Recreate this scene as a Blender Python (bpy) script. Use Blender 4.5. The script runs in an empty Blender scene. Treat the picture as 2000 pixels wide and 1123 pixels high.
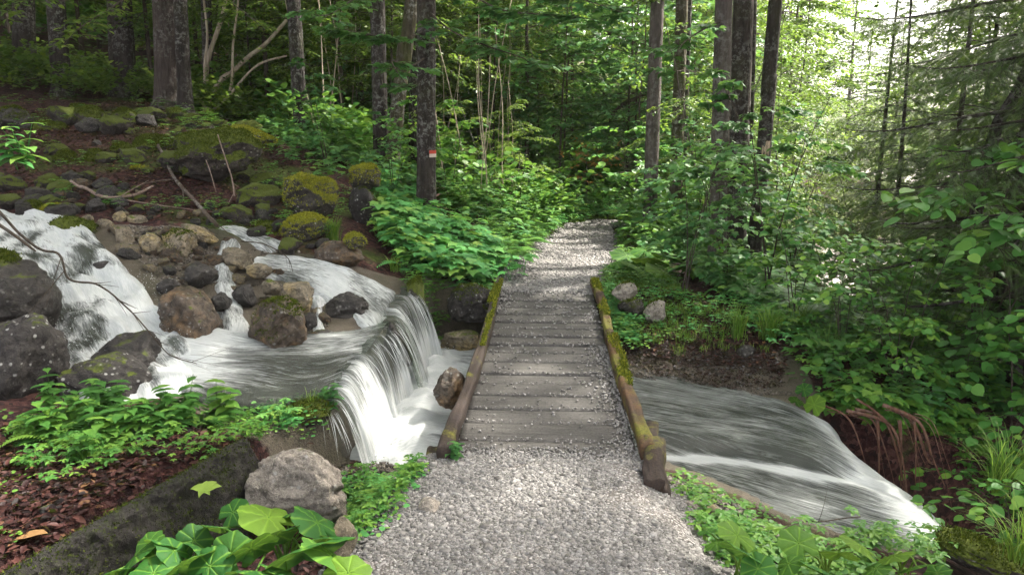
import bpy, math, random
import numpy as np
from math import radians, sin, cos, pi, atan2, sqrt

# ------------------------------------------------------------------ camera, sky, sun, exposure
SC = bpy.context.scene
COL = SC.collection
CAM_H, PITCH, FPX = 1.75, radians(11.9), 1500.0
cd = bpy.data.cameras.new("camera")
cam = bpy.data.objects.new("camera", cd)
COL.objects.link(cam)
cam.location = (0, 0, CAM_H)
cam.rotation_euler = (radians(90) - PITCH, 0, 0)
cd.lens = 27.0
cd.sensor_width = 36.0
cd.clip_start = 0.05
cd.clip_end = 3000
SC.camera = cam

SUN_DIR = np.array([0.75, 0.42, 1.0]); SUN_DIR /= np.linalg.norm(SUN_DIR)   # towards the sun
SUN_EL = math.asin(SUN_DIR[2])
SUN_AZ = atan2(SUN_DIR[0], SUN_DIR[1])
w = bpy.data.worlds.new("World")
SC.world = w
w.use_nodes = True
nt = w.node_tree
nt.nodes.clear()
sky = nt.nodes.new("ShaderNodeTexSky")
sky.sky_type = 'NISHITA'
sky.sun_disc = False
sky.sun_elevation = SUN_EL
sky.sun_rotation = SUN_AZ
sky.air_density = 0.8
sky.dust_density = 4.0
sky.ozone_density = 0.6
hs = nt.nodes.new("ShaderNodeHueSaturation"); hs.inputs['Saturation'].default_value = 0.35
tint = nt.nodes.new("ShaderNodeMix"); tint.data_type = 'RGBA'; tint.blend_type = 'MULTIPLY'
tint.inputs[0].default_value = 1.0; tint.inputs[7].default_value = (1.0, 0.94, 0.895, 1)
bg = nt.nodes.new("ShaderNodeBackground"); bg.inputs[1].default_value = 0.15
wo = nt.nodes.new("ShaderNodeOutputWorld")
nt.links.new(sky.outputs[0], hs.inputs['Color']); nt.links.new(hs.outputs[0], tint.inputs[6])
nt.links.new(tint.outputs[2], bg.inputs[0]); nt.links.new(bg.outputs[0], wo.inputs[0])
sl = bpy.data.lights.new("sun", 'SUN'); sl.energy = 2.5; sl.angle = radians(1.2); sl.color = (1.0, 0.94, 0.84)
sun = bpy.data.objects.new("sun", sl); COL.objects.link(sun)
from mathutils import Vector
sun.rotation_euler = Vector(tuple(SUN_DIR)).to_track_quat('Z', 'Y').to_euler()
SC.view_settings.view_transform = 'Standard'
SC.view_settings.look = 'None'
SC.view_settings.gamma = 1.0
SC.view_settings.use_curve_mapping = False
SC.view_settings.exposure = 2.85
SC.cycles.use_denoising = True
SC.cycles.max_bounces = 8
SC.cycles.diffuse_bounces = 4
SC.cycles.transmission_bounces = 6
SC.cycles.transparent_max_bounces = 12
SC.cycles.sample_clamp_indirect = 6

# ------------------------------------------------------------------ pixel <-> place helpers (photo pixels, 2000 x 1123)
CP, SP = cos(PITCH), sin(PITCH)
def ray(px, py):
    u = (px - 1000.0) / FPX; v = (561.5 - py) / FPX
    return np.array([u, CP + v * SP, -SP + v * CP])
def at_z(px, py, z):
    d = ray(px, py); t = (z - CAM_H) / d[2]
    return np.array([d[0] * t, d[1] * t, z])
def at_y(px, py, y):
    d = ray(px, py); t = y / d[1]
    return np.array([d[0] * t, y, CAM_H + d[2] * t])
def depth(p):
    return p[1] * CP - (p[2] - CAM_H) * SP

# ------------------------------------------------------------------ noise
def _hash(ix, iy, iz, seed):
    h = (ix * 374761393 + iy * 668265263 + iz * 2147483647 + seed * 1274126177) & 0xffffffff
    h = ((h ^ (h >> 13)) * 1274126177) & 0xffffffff
    h = h ^ (h >> 16)
    return (h & 0xffffff) / float(0xffffff) * 2 - 1
def vnoise(p, seed=0):
    p = np.asarray(p, float)
    i = np.floor(p).astype(np.int64); f = p - i
    f = f * f * (3 - 2 * f)
    r = 0
    for dx in (0, 1):
        for dy in (0, 1):
            for dz in (0, 1):
                wgt = (f[..., 0] if dx else 1 - f[..., 0]) * (f[..., 1] if dy else 1 - f[..., 1]) * (f[..., 2] if dz else 1 - f[..., 2])
                r = r + wgt * _hash(i[..., 0] + dx, i[..., 1] + dy, i[..., 2] + dz, seed)
    return r
def fbm(p, octv=4, seed=0, gain=0.5):
    p = np.asarray(p, float); a = 1.0; r = 0; s = 0
    for k in range(octv):
        r = r + a * vnoise(p * (2 ** k) + 17.3 * k, seed + k); s += a; a *= gain
    return r / s
def xyz(x, y, z=0.0):
    x = np.asarray(x, float); return np.stack([x, np.asarray(y, float) + 0 * x, z + 0 * x], -1)
def sstep(a, b, x):
    t = np.clip((np.asarray(x, float) - a) / (b - a), 0, 1); return t * t * (3 - 2 * t)

# ------------------------------------------------------------------ mesh building
def new_mesh(name, V, F, mat=None, smooth=True, attrs=None, uv=None):
    """V (n,3); F one (m,k) array or a list of them; attrs {name: (n,) float}; uv (n,2) per vertex"""
    V = np.ascontiguousarray(V, dtype=np.float32)
    Fs = F if isinstance(F, (list, tuple)) else [F]
    Fs = [np.ascontiguousarray(f, dtype=np.int32) for f in Fs if len(f)]
    me = bpy.data.meshes.new(name)
    me.vertices.add(len(V)); me.vertices.foreach_set("co", V.ravel())
    loops = np.concatenate([f.ravel() for f in Fs])
    tot = np.concatenate([np.full(len(f), f.shape[1], np.int32) for f in Fs])
    st = np.concatenate([[0], np.cumsum(tot)[:-1]]).astype(np.int32)
    me.loops.add(len(loops)); me.loops.foreach_set("vertex_index", loops)
    me.polygons.add(len(tot)); me.polygons.foreach_set("loop_start", st); me.polygons.foreach_set("loop_total", tot)
    if smooth: me.polygons.foreach_set("use_smooth", np.ones(len(tot), bool))
    me.update(calc_edges=True)
    if attrs:
        for k, a in attrs.items():
            at = me.attributes.new(k, 'FLOAT', 'POINT'); at.data.foreach_set("value", np.ascontiguousarray(a, dtype=np.float32))
    if uv is not None:
        l = me.uv_layers.new(name="UVMap"); l.data.foreach_set("uv", np.ascontiguousarray(uv[loops], dtype=np.float32).ravel())
    if mat: me.materials.append(mat)
    return me
def link(name, me, parent=None, loc=None, rot=None, scale=None):
    o = bpy.data.objects.new(name, me); COL.objects.link(o)
    if parent: o.parent = parent
    if loc is not None: o.location = tuple(float(c) for c in loc)
    if rot is not None: o.rotation_euler = rot
    if scale is not None: o.scale = scale if hasattr(scale, '__len__') else (scale,) * 3
    return o
def tag(o, label=None, cat=None, group=None, kind=None):
    if label: o['label'] = label
    if cat: o['category'] = cat
    if group: o['group'] = group
    if kind: o['kind'] = kind
    return o
def empty(name, loc=(0, 0, 0), rz=0.0):
    o = bpy.data.objects.new(name, None); COL.objects.link(o); o.empty_display_size = 0.1
    o.location = tuple(float(c) for c in loc); o.rotation_euler = (0, 0, rz); return o
def copy_tree(o, loc=None, rz=None, scale=None):
    c = o.copy(); COL.objects.link(c)
    for ch in o.children:
        k = ch.copy(); COL.objects.link(k); k.parent = c
        for g in ch.children:
            q = g.copy(); COL.objects.link(q); q.parent = k
    if loc is not None: c.location = tuple(float(v) for v in loc)
    if rz is not None: c.rotation_euler = (c.rotation_euler[0], c.rotation_euler[1], rz)
    if scale is not None: c.scale = (scale,) * 3
    return c

class Acc:
    """collects pieces into one mesh"""
    def __init__(s): s.V = []; s.F = {}; s.A = []; s.n = 0
    def add(s, V, F, a=0.0):
        V = np.asarray(V, float)
        for f in (F if isinstance(F, (list, tuple)) else [F]):
            f = np.asarray(f)
            if len(f): s.F.setdefault(f.shape[1], []).append(f + s.n)
        s.V.append(V); s.A.append(np.zeros(len(V)) + a); s.n += len(V)
    def mesh(s, name, mat, smooth=True):
        return new_mesh(name, np.concatenate(s.V), [np.concatenate(f) for f in s.F.values()], mat, smooth, {'tone': np.concatenate(s.A)})
def tube(pts, rad, seg=8, cap=True, rough=0.0, seed=0):
    P = np.asarray(pts, float); n = len(P); R = np.zeros(n) + rad
    T = np.gradient(P, axis=0); T /= np.linalg.norm(T, axis=1)[:, None] + 1e-9
    ref = np.array([0.03, 1, 0.02]) if abs(T[:, 1]).mean() < 0.8 else np.array([1, 0.02, 0.03])
    U = np.cross(T, ref); U /= np.linalg.norm(U, axis=1)[:, None] + 1e-9
    W = np.cross(T, U)
    a = np.linspace(0, 2 * pi, seg, endpoint=False)
    RR = R[:, None] * np.ones((1, seg))
    if rough:
        q = xyz(np.cos(a)[None, :] * 1.7 + 0 * RR, np.sin(a)[None, :] * 1.7 + 0 * RR, 0)
        q[..., 2] = (np.arange(n) * np.linalg.norm(np.diff(P, axis=0), axis=1).mean() / max(R.mean(), 1e-4) * 0.25)[:, None]
        RR = RR * (1 + rough * fbm(q, 3, seed))
    V = P[:, None, :] + RR[..., None] * (np.cos(a)[None, :, None] * U[:, None, :] + np.sin(a)[None, :, None] * W[:, None, :])
    V = V.reshape(-1, 3)
    i = np.arange(n - 1)[:, None] * seg; j = np.arange(seg)[None, :]; k = (j + 1) % seg
    F = np.stack([i + j, i + k, i + seg + k, i + seg + j], -1).reshape(-1, 4)
    if cap:
        V = np.vstack([V, P[:1], P[-1:]]); c0, c1 = len(V) - 2, len(V) - 1
        jj = np.arange(seg); kk = (jj + 1) % seg; b = (n - 1) * seg
        T3 = np.vstack([np.stack([kk, jj, jj * 0 + c0], -1), np.stack([b + jj, b + kk, jj * 0 + c1], -1)])
        return V, [F, T3]
    return V, [F]
def smooth_path(pts, n):
    P = np.asarray(pts, float); k = len(P)
    t = np.linspace(0, k - 1, n); i = np.clip(t.astype(int), 0, k - 2); f = (t - i)[:, None]
    P0 = P[np.clip(i - 1, 0, k - 1)]; P1 = P[i]; P2 = P[i + 1]; P3 = P[np.clip(i + 2, 0, k - 1)]
    return 0.5 * ((2 * P1) + (-P0 + P2) * f + (2 * P0 - 5 * P1 + 4 * P2 - P3) * f ** 2 + (-P0 + 3 * P1 - 3 * P2 + P3) * f ** 3)
def box(x0, x1, y0, y1, z0, z1):
    V = np.array([[x, y, z] for z in (z0, z1) for y in (y0, y1) for x in (x0, x1)], float)
    F = np.array([[0, 2, 3, 1], [4, 5, 7, 6], [0, 1, 5, 4], [2, 6, 7, 3], [0, 4, 6, 2], [1, 3, 7, 5]])
    return V, F
def rough_box(L, Wd, H, nx=40, seed=0, amp=0.006, round_=0.012):
    """long worn timber along +Y, length L, centred in x, z from 0 to H, closed, with rounded edges"""
    prof = []
    m = 5
    for (cx, cz, a0) in ((Wd/2-round_, H-round_, 0), (-Wd/2+round_, H-round_, 90), (-Wd/2+round_, round_, 180), (Wd/2-round_, round_, 270)):
        for q in range(m): a = radians(a0 + 90*q/(m-1)); prof.append((cx+round_*cos(a), cz+round_*sin(a)))
    # extra points on the flat faces
    out = []
    for i in range(len(prof)):
        a, b = np.array(prof[i]), np.array(prof[(i+1) % len(prof)])
        out.append(a)
        if np.linalg.norm(b-a) > 0.03:
            for t in (0.25, 0.5, 0.75): out.append(a+(b-a)*t)
    prof = np.array(out); k = len(prof)
    ys = np.linspace(0, L, nx)
    V = np.stack([np.tile(prof[:, 0], nx), np.repeat(ys, k), np.tile(prof[:, 1], nx)], -1)
    N = np.stack([np.tile(prof[:, 0], nx), np.zeros(nx*k), np.tile(prof[:, 1]-H/2, nx)], -1); N /= np.linalg.norm(N, axis=1)[:, None]+1e-9
    V = V + N * (fbm(V*np.array([14, 3.0, 14]), 4, seed)*amp*1.6)[:, None]
    i = np.arange(nx-1)[:, None]*k; j = np.arange(k)[None, :]; jj = (j+1) % k
    F = np.stack([i+j, i+jj, i+k+jj, i+k+j], -1).reshape(-1, 4)[:, ::-1]
    V = np.vstack([V, V[:k].mean(0)[None], V[-k:].mean(0)[None]])
    a = np.arange(k); b = (a+1) % k; e = (nx-1)*k
    T = np.vstack([np.stack([a, b, a*0+len(V)-2], -1), np.stack([e+b, e+a, a*0+len(V)-1], -1)])
    return V, [F, T]

# ------------------------------------------------------------------ materials
def mat_new(name):
    m = bpy.data.materials.new(name); m.use_nodes = True; t = m.node_tree; t.nodes.clear()
    return m, t
class NT:
    def __init__(s, name): s.m, s.t = mat_new(name)
    def n(s, ty, **kw):
        nd = s.t.nodes.new(ty)
        for k, v in kw.items(): setattr(nd, k, v)
        return nd
    def l(s, a, b): s.t.links.new(a, b)
    def coord(s, scale=(1, 1, 1), out='Object'):
        tc = s.n("ShaderNodeTexCoord"); mp = s.n("ShaderNodeMapping"); mp.inputs['Scale'].default_value = scale
        s.l(tc.outputs[out], mp.inputs[0]); return mp.outputs[0]
    def noise(s, co, scale=5, detail=5, rough=0.6, dist=0.0):
        nd = s.n("ShaderNodeTexNoise"); nd.inputs['Scale'].default_value = scale; nd.inputs['Detail'].default_value = detail
        nd.inputs['Roughness'].default_value = rough; nd.inputs['Distortion'].default_value = dist
        s.l(co, nd.inputs['Vector']); return nd.outputs['Fac']
    def voro(s, co, scale=5, feature='F1', out='Distance'):
        nd = s.n("ShaderNodeTexVoronoi", feature=feature); nd.inputs['Scale'].default_value = scale
        s.l(co, nd.inputs['Vector']); return nd.outputs[out]
    def ramp(s, fac, stops):
        r = s.n("ShaderNodeValToRGB"); e = r.color_ramp.elements
        while len(e) < len(stops): e.new(0.5)
        for i, (p, c) in enumerate(stops):
            e[i].position = p; e[i].color = (c[0], c[1], c[2], 1) if hasattr(c, '__len__') else (c, c, c, 1)
        s.l(fac, r.inputs[0]); return r.outputs[0]
    def mix(s, fac, a, b, bt='MIX'):
        m = s.n("ShaderNodeMix", data_type='RGBA', blend_type=bt)
        for v, i in ((fac, 0), (a, 6), (b, 7)):
            if hasattr(v, 'is_linked') or hasattr(v, 'links'): s.l(v, m.inputs[i])
            elif i == 0: m.inputs[0].default_value = v
            else: m.inputs[i].default_value = (v[0], v[1], v[2], 1)
        return m.outputs[2]
    def math(s, op, a, b=0.0, clamp=False):
        m = s.n("ShaderNodeMath", operation=op, use_clamp=clamp)
        for i, v in enumerate((a, b)):
            if hasattr(v, 'links'): s.l(v, m.inputs[i])
            else: m.inputs[i].default_value = v
        return m.outputs[0]
    def attr(s, name): a = s.n("ShaderNodeAttribute", attribute_name=name); return a.outputs['Fac']
    def upness(s):
        g = s.n("ShaderNodeNewGeometry"); x = s.n("ShaderNodeSeparateXYZ"); s.l(g.outputs['Normal'], x.inputs[0]); return x.outputs[2]
    def bump(s, h, strength=0.4, dist=0.02):
        b = s.n("ShaderNodeBump"); b.inputs['Strength'].default_value = strength; b.inputs['Distance'].default_value = dist
        s.l(h, b.inputs['Height']); return b.outputs[0]
    def principled(s, col, rough=0.8, normal=None, spec=0.3):
        p = s.n("ShaderNodeBsdfPrincipled")
        if hasattr(col, 'links'): s.l(col, p.inputs['Base Color'])
        else: p.inputs['Base Color'].default_value = (col[0], col[1], col[2], 1)
        if hasattr(rough, 'links'): s.l(rough, p.inputs['Roughness'])
        else: p.inputs['Roughness'].default_value = rough
        p.inputs['Specular IOR Level'].default_value = spec
        if normal is not None: s.l(normal, p.inputs['Normal'])
        return p.outputs[0]
    def out(s, sh):
        o = s.n("ShaderNodeOutputMaterial"); s.l(sh, o.inputs[0]); return s.m

def leaf_mat(name, stops, transl=0.4, rough=0.45, veins=False, spec=0.3):
    q = NT(name)
    oi = q.n("ShaderNodeObjectInfo")
    t = q.math('ADD', q.attr('tone'), q.math('MULTIPLY', q.math('SUBTRACT', oi.outputs['Random'], 0.5), 0.3), True)
    col = q.ramp(t, stops)
    nz = q.noise(q.coord(), 9, 3); col = q.mix(q.math('MULTIPLY', nz, 0.45), col, q.ramp(t, [(p, [c[0]*.45, c[1]*.5, c[2]*.5]) for p, c in stops]))
    nrm = None
    if veins:
        bl = q.ramp(q.noise(q.coord(), 22, 5, 0.7), [(0.60, 0.0), (0.70, 0.7)]); col = q.mix(bl, col, (0.13, 0.12, 0.02)); col = q.mix(q.ramp(q.noise(q.coord(), 5, 3), [(0.3, 0.5), (0.6, 0.0)]), col, [c*0.5 for c in stops[0][1]])
        v = q.attr('vein'); col = q.mix(q.math('MULTIPLY', v, 0.28), col, [min(1, c*2.2) for c in stops[-1][1]])
        nrm = q.bump(q.math('ADD', q.math('MULTIPLY', v, -1.0), q.noise(q.coord(), 60, 3)), 0.6, 0.004)
    p = q.principled(col, rough, nrm, spec)
    tr = q.n("ShaderNodeBsdfTranslucent"); c2 = q.mix(0.35, col, (0.22, 0.34, 0.03), 'MIX'); q.l(c2, tr.inputs[0])
    m = q.n("ShaderNodeMixShader"); m.inputs[0].default_value = transl; q.l(p, m.inputs[1]); q.l(tr.outputs[0], m.inputs[2])
    return q.out(m.outputs[0])

def rock_mat(name, c0, c1, moss=0.0, lichen=0.3, wet=0.6, warm=None, mosscol=((0.03, 0.045, 0.006), (0.12, 0.15, 0.015))):
    q = NT(name); co = q.coord()
    oi = q.n("ShaderNodeObjectInfo")
    va = q.n("ShaderNodeVectorMath", operation='ADD'); q.l(co, va.inputs[0]); q.l(oi.outputs['Location'], va.inputs[1]); co = va.outputs[0]
    n1 = q.noise(co, 5, 8, 0.65, 0.4); n2 = q.noise(co, 26, 6, 0.7); n3 = q.noise(co, 90, 4, 0.7)
    col = q.ramp(n1, [(0.3, c0), (0.7, c1)])
    if warm: col = q.mix(q.ramp(q.noise(co, 3.1, 4), [(0.5, 0.0), (0.66, 0.8)]), col, warm)
    col = q.mix(q.ramp(n2, [(0.38, 0.75), (0.55, 0.0)]), col, [c*0.3 for c in c0])
    col = q.mix(q.ramp(n3, [(0.55, 0.0), (0.7, 0.45)]), col, [min(.75, c*1.9) for c in c1])
    if lichen:
        lf = q.math('MULTIPLY', q.ramp(q.voro(co, 22), [(0.16, 1.0), (0.3, 0.0)]), q.ramp(q.noise(co, 7, 3), [(0.45, 0.0), (0.6, 1.0)]))
        col = q.mix(q.math('MULTIPLY', lf, lichen), col, (0.45, 0.45, 0.42))
    rough = q.ramp(q.noise(co, 4, 3), [(0.3, 0.85 - 0.5*wet), (0.7, 0.95 - 0.5*wet)])
    cr = q.n("ShaderNodeTexVoronoi", feature='DISTANCE_TO_EDGE'); cr.inputs['Scale'].default_value = 2.6
    wv = q.n("ShaderNodeVectorMath", operation='ADD'); nv_ = q.n("ShaderNodeTexNoise"); nv_.inputs['Scale'].default_value = 6; q.l(co, nv_.inputs['Vector']); sc_ = q.n("ShaderNodeVectorMath", operation='SCALE'); sc_.inputs['Scale'].default_value = 0.35; q.l(nv_.outputs['Color'], sc_.inputs[0]); q.l(co, wv.inputs[0]); q.l(sc_.outputs[0], wv.inputs[1]); q.l(wv.outputs[0], cr.inputs['Vector'])
    crf = q.ramp(cr.outputs['Distance'], [(0.0, 1.0), (0.02, 0.0)]); crf = q.math('MULTIPLY', crf, q.ramp(q.noise(co, 3.3, 3), [(0.48, 0.0), (0.6, 1.0)])); col = q.mix(q.math('MULTIPLY', crf, 0.5), col, [c*0.25 for c in c0])
    n2 = q.math('SUBTRACT', n2, q.math('MULTIPLY', crf, 0.5))
    h = q.math('ADD', q.math('MULTIPLY', n2, 0.7), q.math('ADD', q.math('MULTIPLY', n3, 0.35), n1))
    if moss:
        up = q.math('ADD', q.upness(), q.math('MULTIPLY', q.math('SUBTRACT', q.noise(co, 5, 5, 0.7), 0.5), 2.4)); up = q.math('MULTIPLY', up, 0.6)
        mf = q.ramp(up, [(0.6*(1.12 - moss*1.05), 0.0), (0.6*(1.3 - moss*1.05), 1.0)])
        mc = q.ramp(q.noise(co, 30, 6, 0.75), [(0.3, mosscol[0]), (0.7, mosscol[1])])
        col = q.mix(mf, col, mc); rough = q.mix(mf, rough, (0.95, 0.95, 0.95))
    return q.out(q.principled(col, rough, q.bump(h, 0.9, 0.03), 0.4))

def bark_mat(name, c0, c1, lichen=0.4, lcol=(0.42, 0.43, 0.40), scale=1.0, moss=0.3):
    q = NT(name); tc = q.coord((9*scale, 9*scale, 1.6*scale))
    n1 = q.noise(tc, 2.2, 7, 0.7, 0.5); n2 = q.voro(q.coord((16*scale, 16*scale, 4*scale)), 1.6)
    col = q.ramp(n1, [(0.3, c0), (0.72, c1)])
    co = q.coord()
    lf = q.math('MULTIPLY', q.ramp(q.noise(co, 17, 5, 0.75), [(0.5, 0.0), (0.58, 1.0)]), q.ramp(q.noise(co, 2.0, 3), [(0.42, 0.05), (0.6, 1.0)]))
    col = q.mix(q.math('MULTIPLY', lf, lichen), col, lcol)
    if moss:
        col = q.mix(q.math('MULTIPLY', q.ramp(q.noise(co, 1.4, 5), [(0.5, 0.0), (0.65, 1.0)]), moss), col, (0.05, 0.06, 0.012))
    h = q.math('ADD', n1, q.math('MULTIPLY', n2, 0.8))
    return q.out(q.principled(col, 0.9, q.bump(h, 1.0, 0.025), 0.2))

def tone_mat(name, stops, rough=0.85, spec=0.3, bump=0.3, bscale=60):
    q = NT(name); t = q.attr('tone'); col = q.ramp(t, stops); nz = q.noise(q.coord(), bscale, 5, 0.7)
    col = q.mix(q.ramp(nz, [(0.35, 0.45), (0.6, 0.0)]), col, [c*0.4 for c in stops[0][1]])
    return q.out(q.principled(col, rough, q.bump(nz, bump, 0.01), spec))

M = {}
M['gravel'] = tone_mat('gravel_stone', [(0.0, (0.085, 0.08, 0.074)), (0.45, (0.195, 0.187, 0.178)), (1.0, (0.37, 0.36, 0.345))], 0.9)
M['shore'] = tone_mat('shore_stone', [(0.0, (0.03, 0.025, 0.02)), (0.5, (0.11, 0.095, 0.078)), (1.0, (0.28, 0.25, 0.21))], 0.6)
M['moss_tuft'] = tone_mat('moss_tuft', [(0.0, (0.025, 0.036, 0.005)), (0.5, (0.08, 0.11, 0.012)), (1.0, (0.34, 0.34, 0.035))], 0.95, 0.1, 0.1)
M['dryleaf'] = leaf_mat('dry_leaf', [(0.0, (0.010, 0.005, 0.005)), (0.5, (0.050, 0.015, 0.014)), (0.9, (0.105, 0.04, 0.032)), (1.0, (0.30, 0.17, 0.07))], 0.15, 0.6)
M['beech'] = leaf_mat('beech_leaf', [(0.0, (0.0378, 0.0854, 0.0198)), (0.5, (0.0918, 0.1769, 0.033)), (1.0, (0.2565, 0.3416, 0.055))], 0.5, 0.4)
M['maple'] = leaf_mat('maple_leaf', [(0.0, (0.0378, 0.122, 0.0396)), (0.5, (0.0743, 0.2257, 0.0682)), (1.0, (0.1755, 0.3416, 0.088))], 0.4, 0.4)
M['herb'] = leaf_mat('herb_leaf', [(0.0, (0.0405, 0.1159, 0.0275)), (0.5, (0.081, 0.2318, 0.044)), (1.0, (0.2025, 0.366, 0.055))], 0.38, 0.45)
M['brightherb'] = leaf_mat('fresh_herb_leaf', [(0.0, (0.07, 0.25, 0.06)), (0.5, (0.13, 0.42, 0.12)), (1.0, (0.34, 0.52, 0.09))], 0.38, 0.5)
M['bigleaf'] = leaf_mat('big_round_leaf', [(0.0, (0.018, 0.075, 0.018)), (0.5, (0.04, 0.15, 0.028)), (1.0, (0.15, 0.27, 0.03))], 0.32, 0.6, True, 0.15)
M['hazelleaf'] = leaf_mat('hazel_leaf', [(0.0, (0.054, 0.1586, 0.0385)), (0.5, (0.1013, 0.2928, 0.0605)), (1.0, (0.2565, 0.4392, 0.066))], 0.42, 0.45)
M['grass'] = leaf_mat('grass_blade', [(0.0, (0.0405, 0.1098, 0.0165)), (0.5, (0.108, 0.2318, 0.033)), (1.0, (0.27, 0.3904, 0.066))], 0.4, 0.5)
M['needle'] = leaf_mat('spruce_needle', [(0.0, (0.0243, 0.0512, 0.0154)), (0.5, (0.054, 0.1037, 0.0264)), (1.0, (0.1215, 0.1952, 0.044))], 0.25, 0.5)
M['orange'] = leaf_mat('withered_leaf', [(0.0, (0.25, 0.10, 0.03)), (0.5, (0.45, 0.22, 0.07)), (1.0, (0.6, 0.38, 0.12))], 0.4, 0.6)
M['bark_dark'] = bark_mat('dark_spruce_bark', (0.010, 0.008, 0.007), (0.055, 0.044, 0.038), 0.35)
M['bark_grey'] = bark_mat('smooth_grey_bark', (0.04, 0.033, 0.03), (0.125, 0.105, 0.094), 0.25, moss=0.1)
M['bark_brown'] = bark_mat('brown_bark', (0.022, 0.017, 0.015), (0.075, 0.06, 0.052), 0.2, moss=0.2)
M['bark_mossy'] = bark_mat('mossy_bark', (0.02, 0.018, 0.01), (0.10, 0.085, 0.055), 0.5, moss=0.9)
M['bark_lichen'] = bark_mat('lichen_bark', (0.010, 0.008, 0.007), (0.045, 0.037, 0.032), 0.3)
M['bark_pale'] = bark_mat('pale_bark', (0.22, 0.17, 0.12), (0.55, 0.47, 0.37), 0.2, moss=0.0)
M['twig'] = bark_mat('twig_bark', (0.02, 0.016, 0.013), (0.10, 0.08, 0.06), 0.1, moss=0.0)
M['stick'] = bark_mat('dead_stick_bark', (0.10, 0.07, 0.055), (0.30, 0.22, 0.18), 0.3, moss=0.0)
M['fallen'] = bark_mat('fallen_branch_bark', (0.04, 0.03, 0.025), (0.15, 0.11, 0.09), 0.4, moss=0.3)
M['redstem'] = bark_mat('reddish_dry_stem', (0.04, 0.02, 0.014), (0.20, 0.10, 0.065), 0.1, moss=0.0)

M['rock_dark'] = rock_mat('dark_wet_rock', (0.010, 0.009, 0.008), (0.05, 0.043, 0.037), 0.12, 0.2, 0.8)
M['rock_lichen'] = rock_mat('lichen_rock', (0.016, 0.014, 0.013), (0.06, 0.053, 0.048), 0.12, 0.8, 0.3)
M['rock_brown'] = rock_mat('brown_wet_rock', (0.030, 0.022, 0.015), (0.12, 0.09, 0.065), 0.1, 0.35, 0.8, warm=(0.26, 0.15, 0.06))
M['rock_tan'] = rock_mat('tan_rock', (0.09, 0.075, 0.052), (0.28, 0.235, 0.165), 0.15, 0.3, 0.3, warm=(0.40, 0.30, 0.12))
M['rock_pale'] = rock_mat('pale_granite', (0.19, 0.165, 0.135), (0.38, 0.34, 0.29), 0.05, 0.5, 0.1)
M['rock_mossy'] = rock_mat('mossy_rock', (0.02, 0.017, 0.014), (0.085, 0.07, 0.06), 1.1, 0.5, 0.2)
M['rock_yellowmoss'] = rock_mat('yellow_moss_rock', (0.02, 0.017, 0.014), (0.085, 0.075, 0.065), 0.6, 0.7, 0.2, mosscol=((0.06, 0.08, 0.008), (0.24, 0.24, 0.02)))

def wood_mat(name, c0, c1, moss=0.0, rust=None, wet=0.3, axis=(30, 1.5, 30)):
    q = NT(name); co = q.coord(axis); n1 = q.noise(co, 1.6, 7, 0.7, 0.3)
    co2 = q.coord(); n2 = q.noise(co2, 6, 5); n3 = q.noise(co2, 70, 4, 0.7)
    col = q.ramp(n1, [(0.3, c0), (0.7, c1)])
    t = q.attr('tone'); col = q.mix(q.math('MULTIPLY', t, 0.5), col, [c*1.5 for c in c1])
    if rust: col = q.mix(q.ramp(n2, [(0.4, 0.0), (0.62, 0.85)]), col, rust)
    col = q.mix(q.ramp(n3, [(0.38, 0.6), (0.52, 0.0)]), col, [c*0.35 for c in c0])
    if moss:
        mf = q.ramp(q.math('ADD', q.noise(co2, 4, 6, 0.7), (moss-0.5)*0.6), [(0.5, 0.0), (0.6, 1.0)])
        col = q.mix(mf, col, q.ramp(n3, [(0.3, (0.05, 0.055, 0.008)), (0.7, (0.19, 0.18, 0.02))]))
    h = q.math('ADD', n1, q.math('MULTIPLY', n3, 0.6))
    return q.out(q.principled(col, 0.85 - 0.3*wet, q.bump(h, 0.7, 0.01), 0.35))
M['plank'] = wood_mat('weathered_plank', (0.032, 0.030, 0.028), (0.092, 0.087, 0.080), axis=(1.5, 30, 30), wet=0.5)
M['beam'] = wood_mat('rusty_brown_beam', (0.030, 0.018, 0.012), (0.085, 0.050, 0.030), 0.52, (0.13, 0.068, 0.025))
M['beam_dark'] = wood_mat('dark_brown_beam', (0.019, 0.014, 0.012), (0.055, 0.038, 0.032), 0.38, (0.045, 0.03, 0.02))
M['beam_wet'] = wood_mat('rotten_mossy_wood', (0.016, 0.011, 0.009), (0.055, 0.034, 0.024), 0.36)
M['torn'] = wood_mat('torn_pale_wood', (0.25, 0.18, 0.12), (0.55, 0.44, 0.32), axis=(30, 30, 2))
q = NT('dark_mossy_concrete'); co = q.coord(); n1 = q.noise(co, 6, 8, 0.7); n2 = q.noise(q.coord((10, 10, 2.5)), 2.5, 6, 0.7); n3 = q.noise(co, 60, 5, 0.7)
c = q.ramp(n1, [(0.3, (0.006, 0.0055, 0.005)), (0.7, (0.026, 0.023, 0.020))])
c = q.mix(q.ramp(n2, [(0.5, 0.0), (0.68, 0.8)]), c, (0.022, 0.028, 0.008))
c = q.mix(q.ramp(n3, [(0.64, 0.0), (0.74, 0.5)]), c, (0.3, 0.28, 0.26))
M['concrete'] = q.out(q.principled(c, 0.75, q.bump(q.math('ADD', n1, n3), 0.9, 0.02), 0.3))

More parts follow.
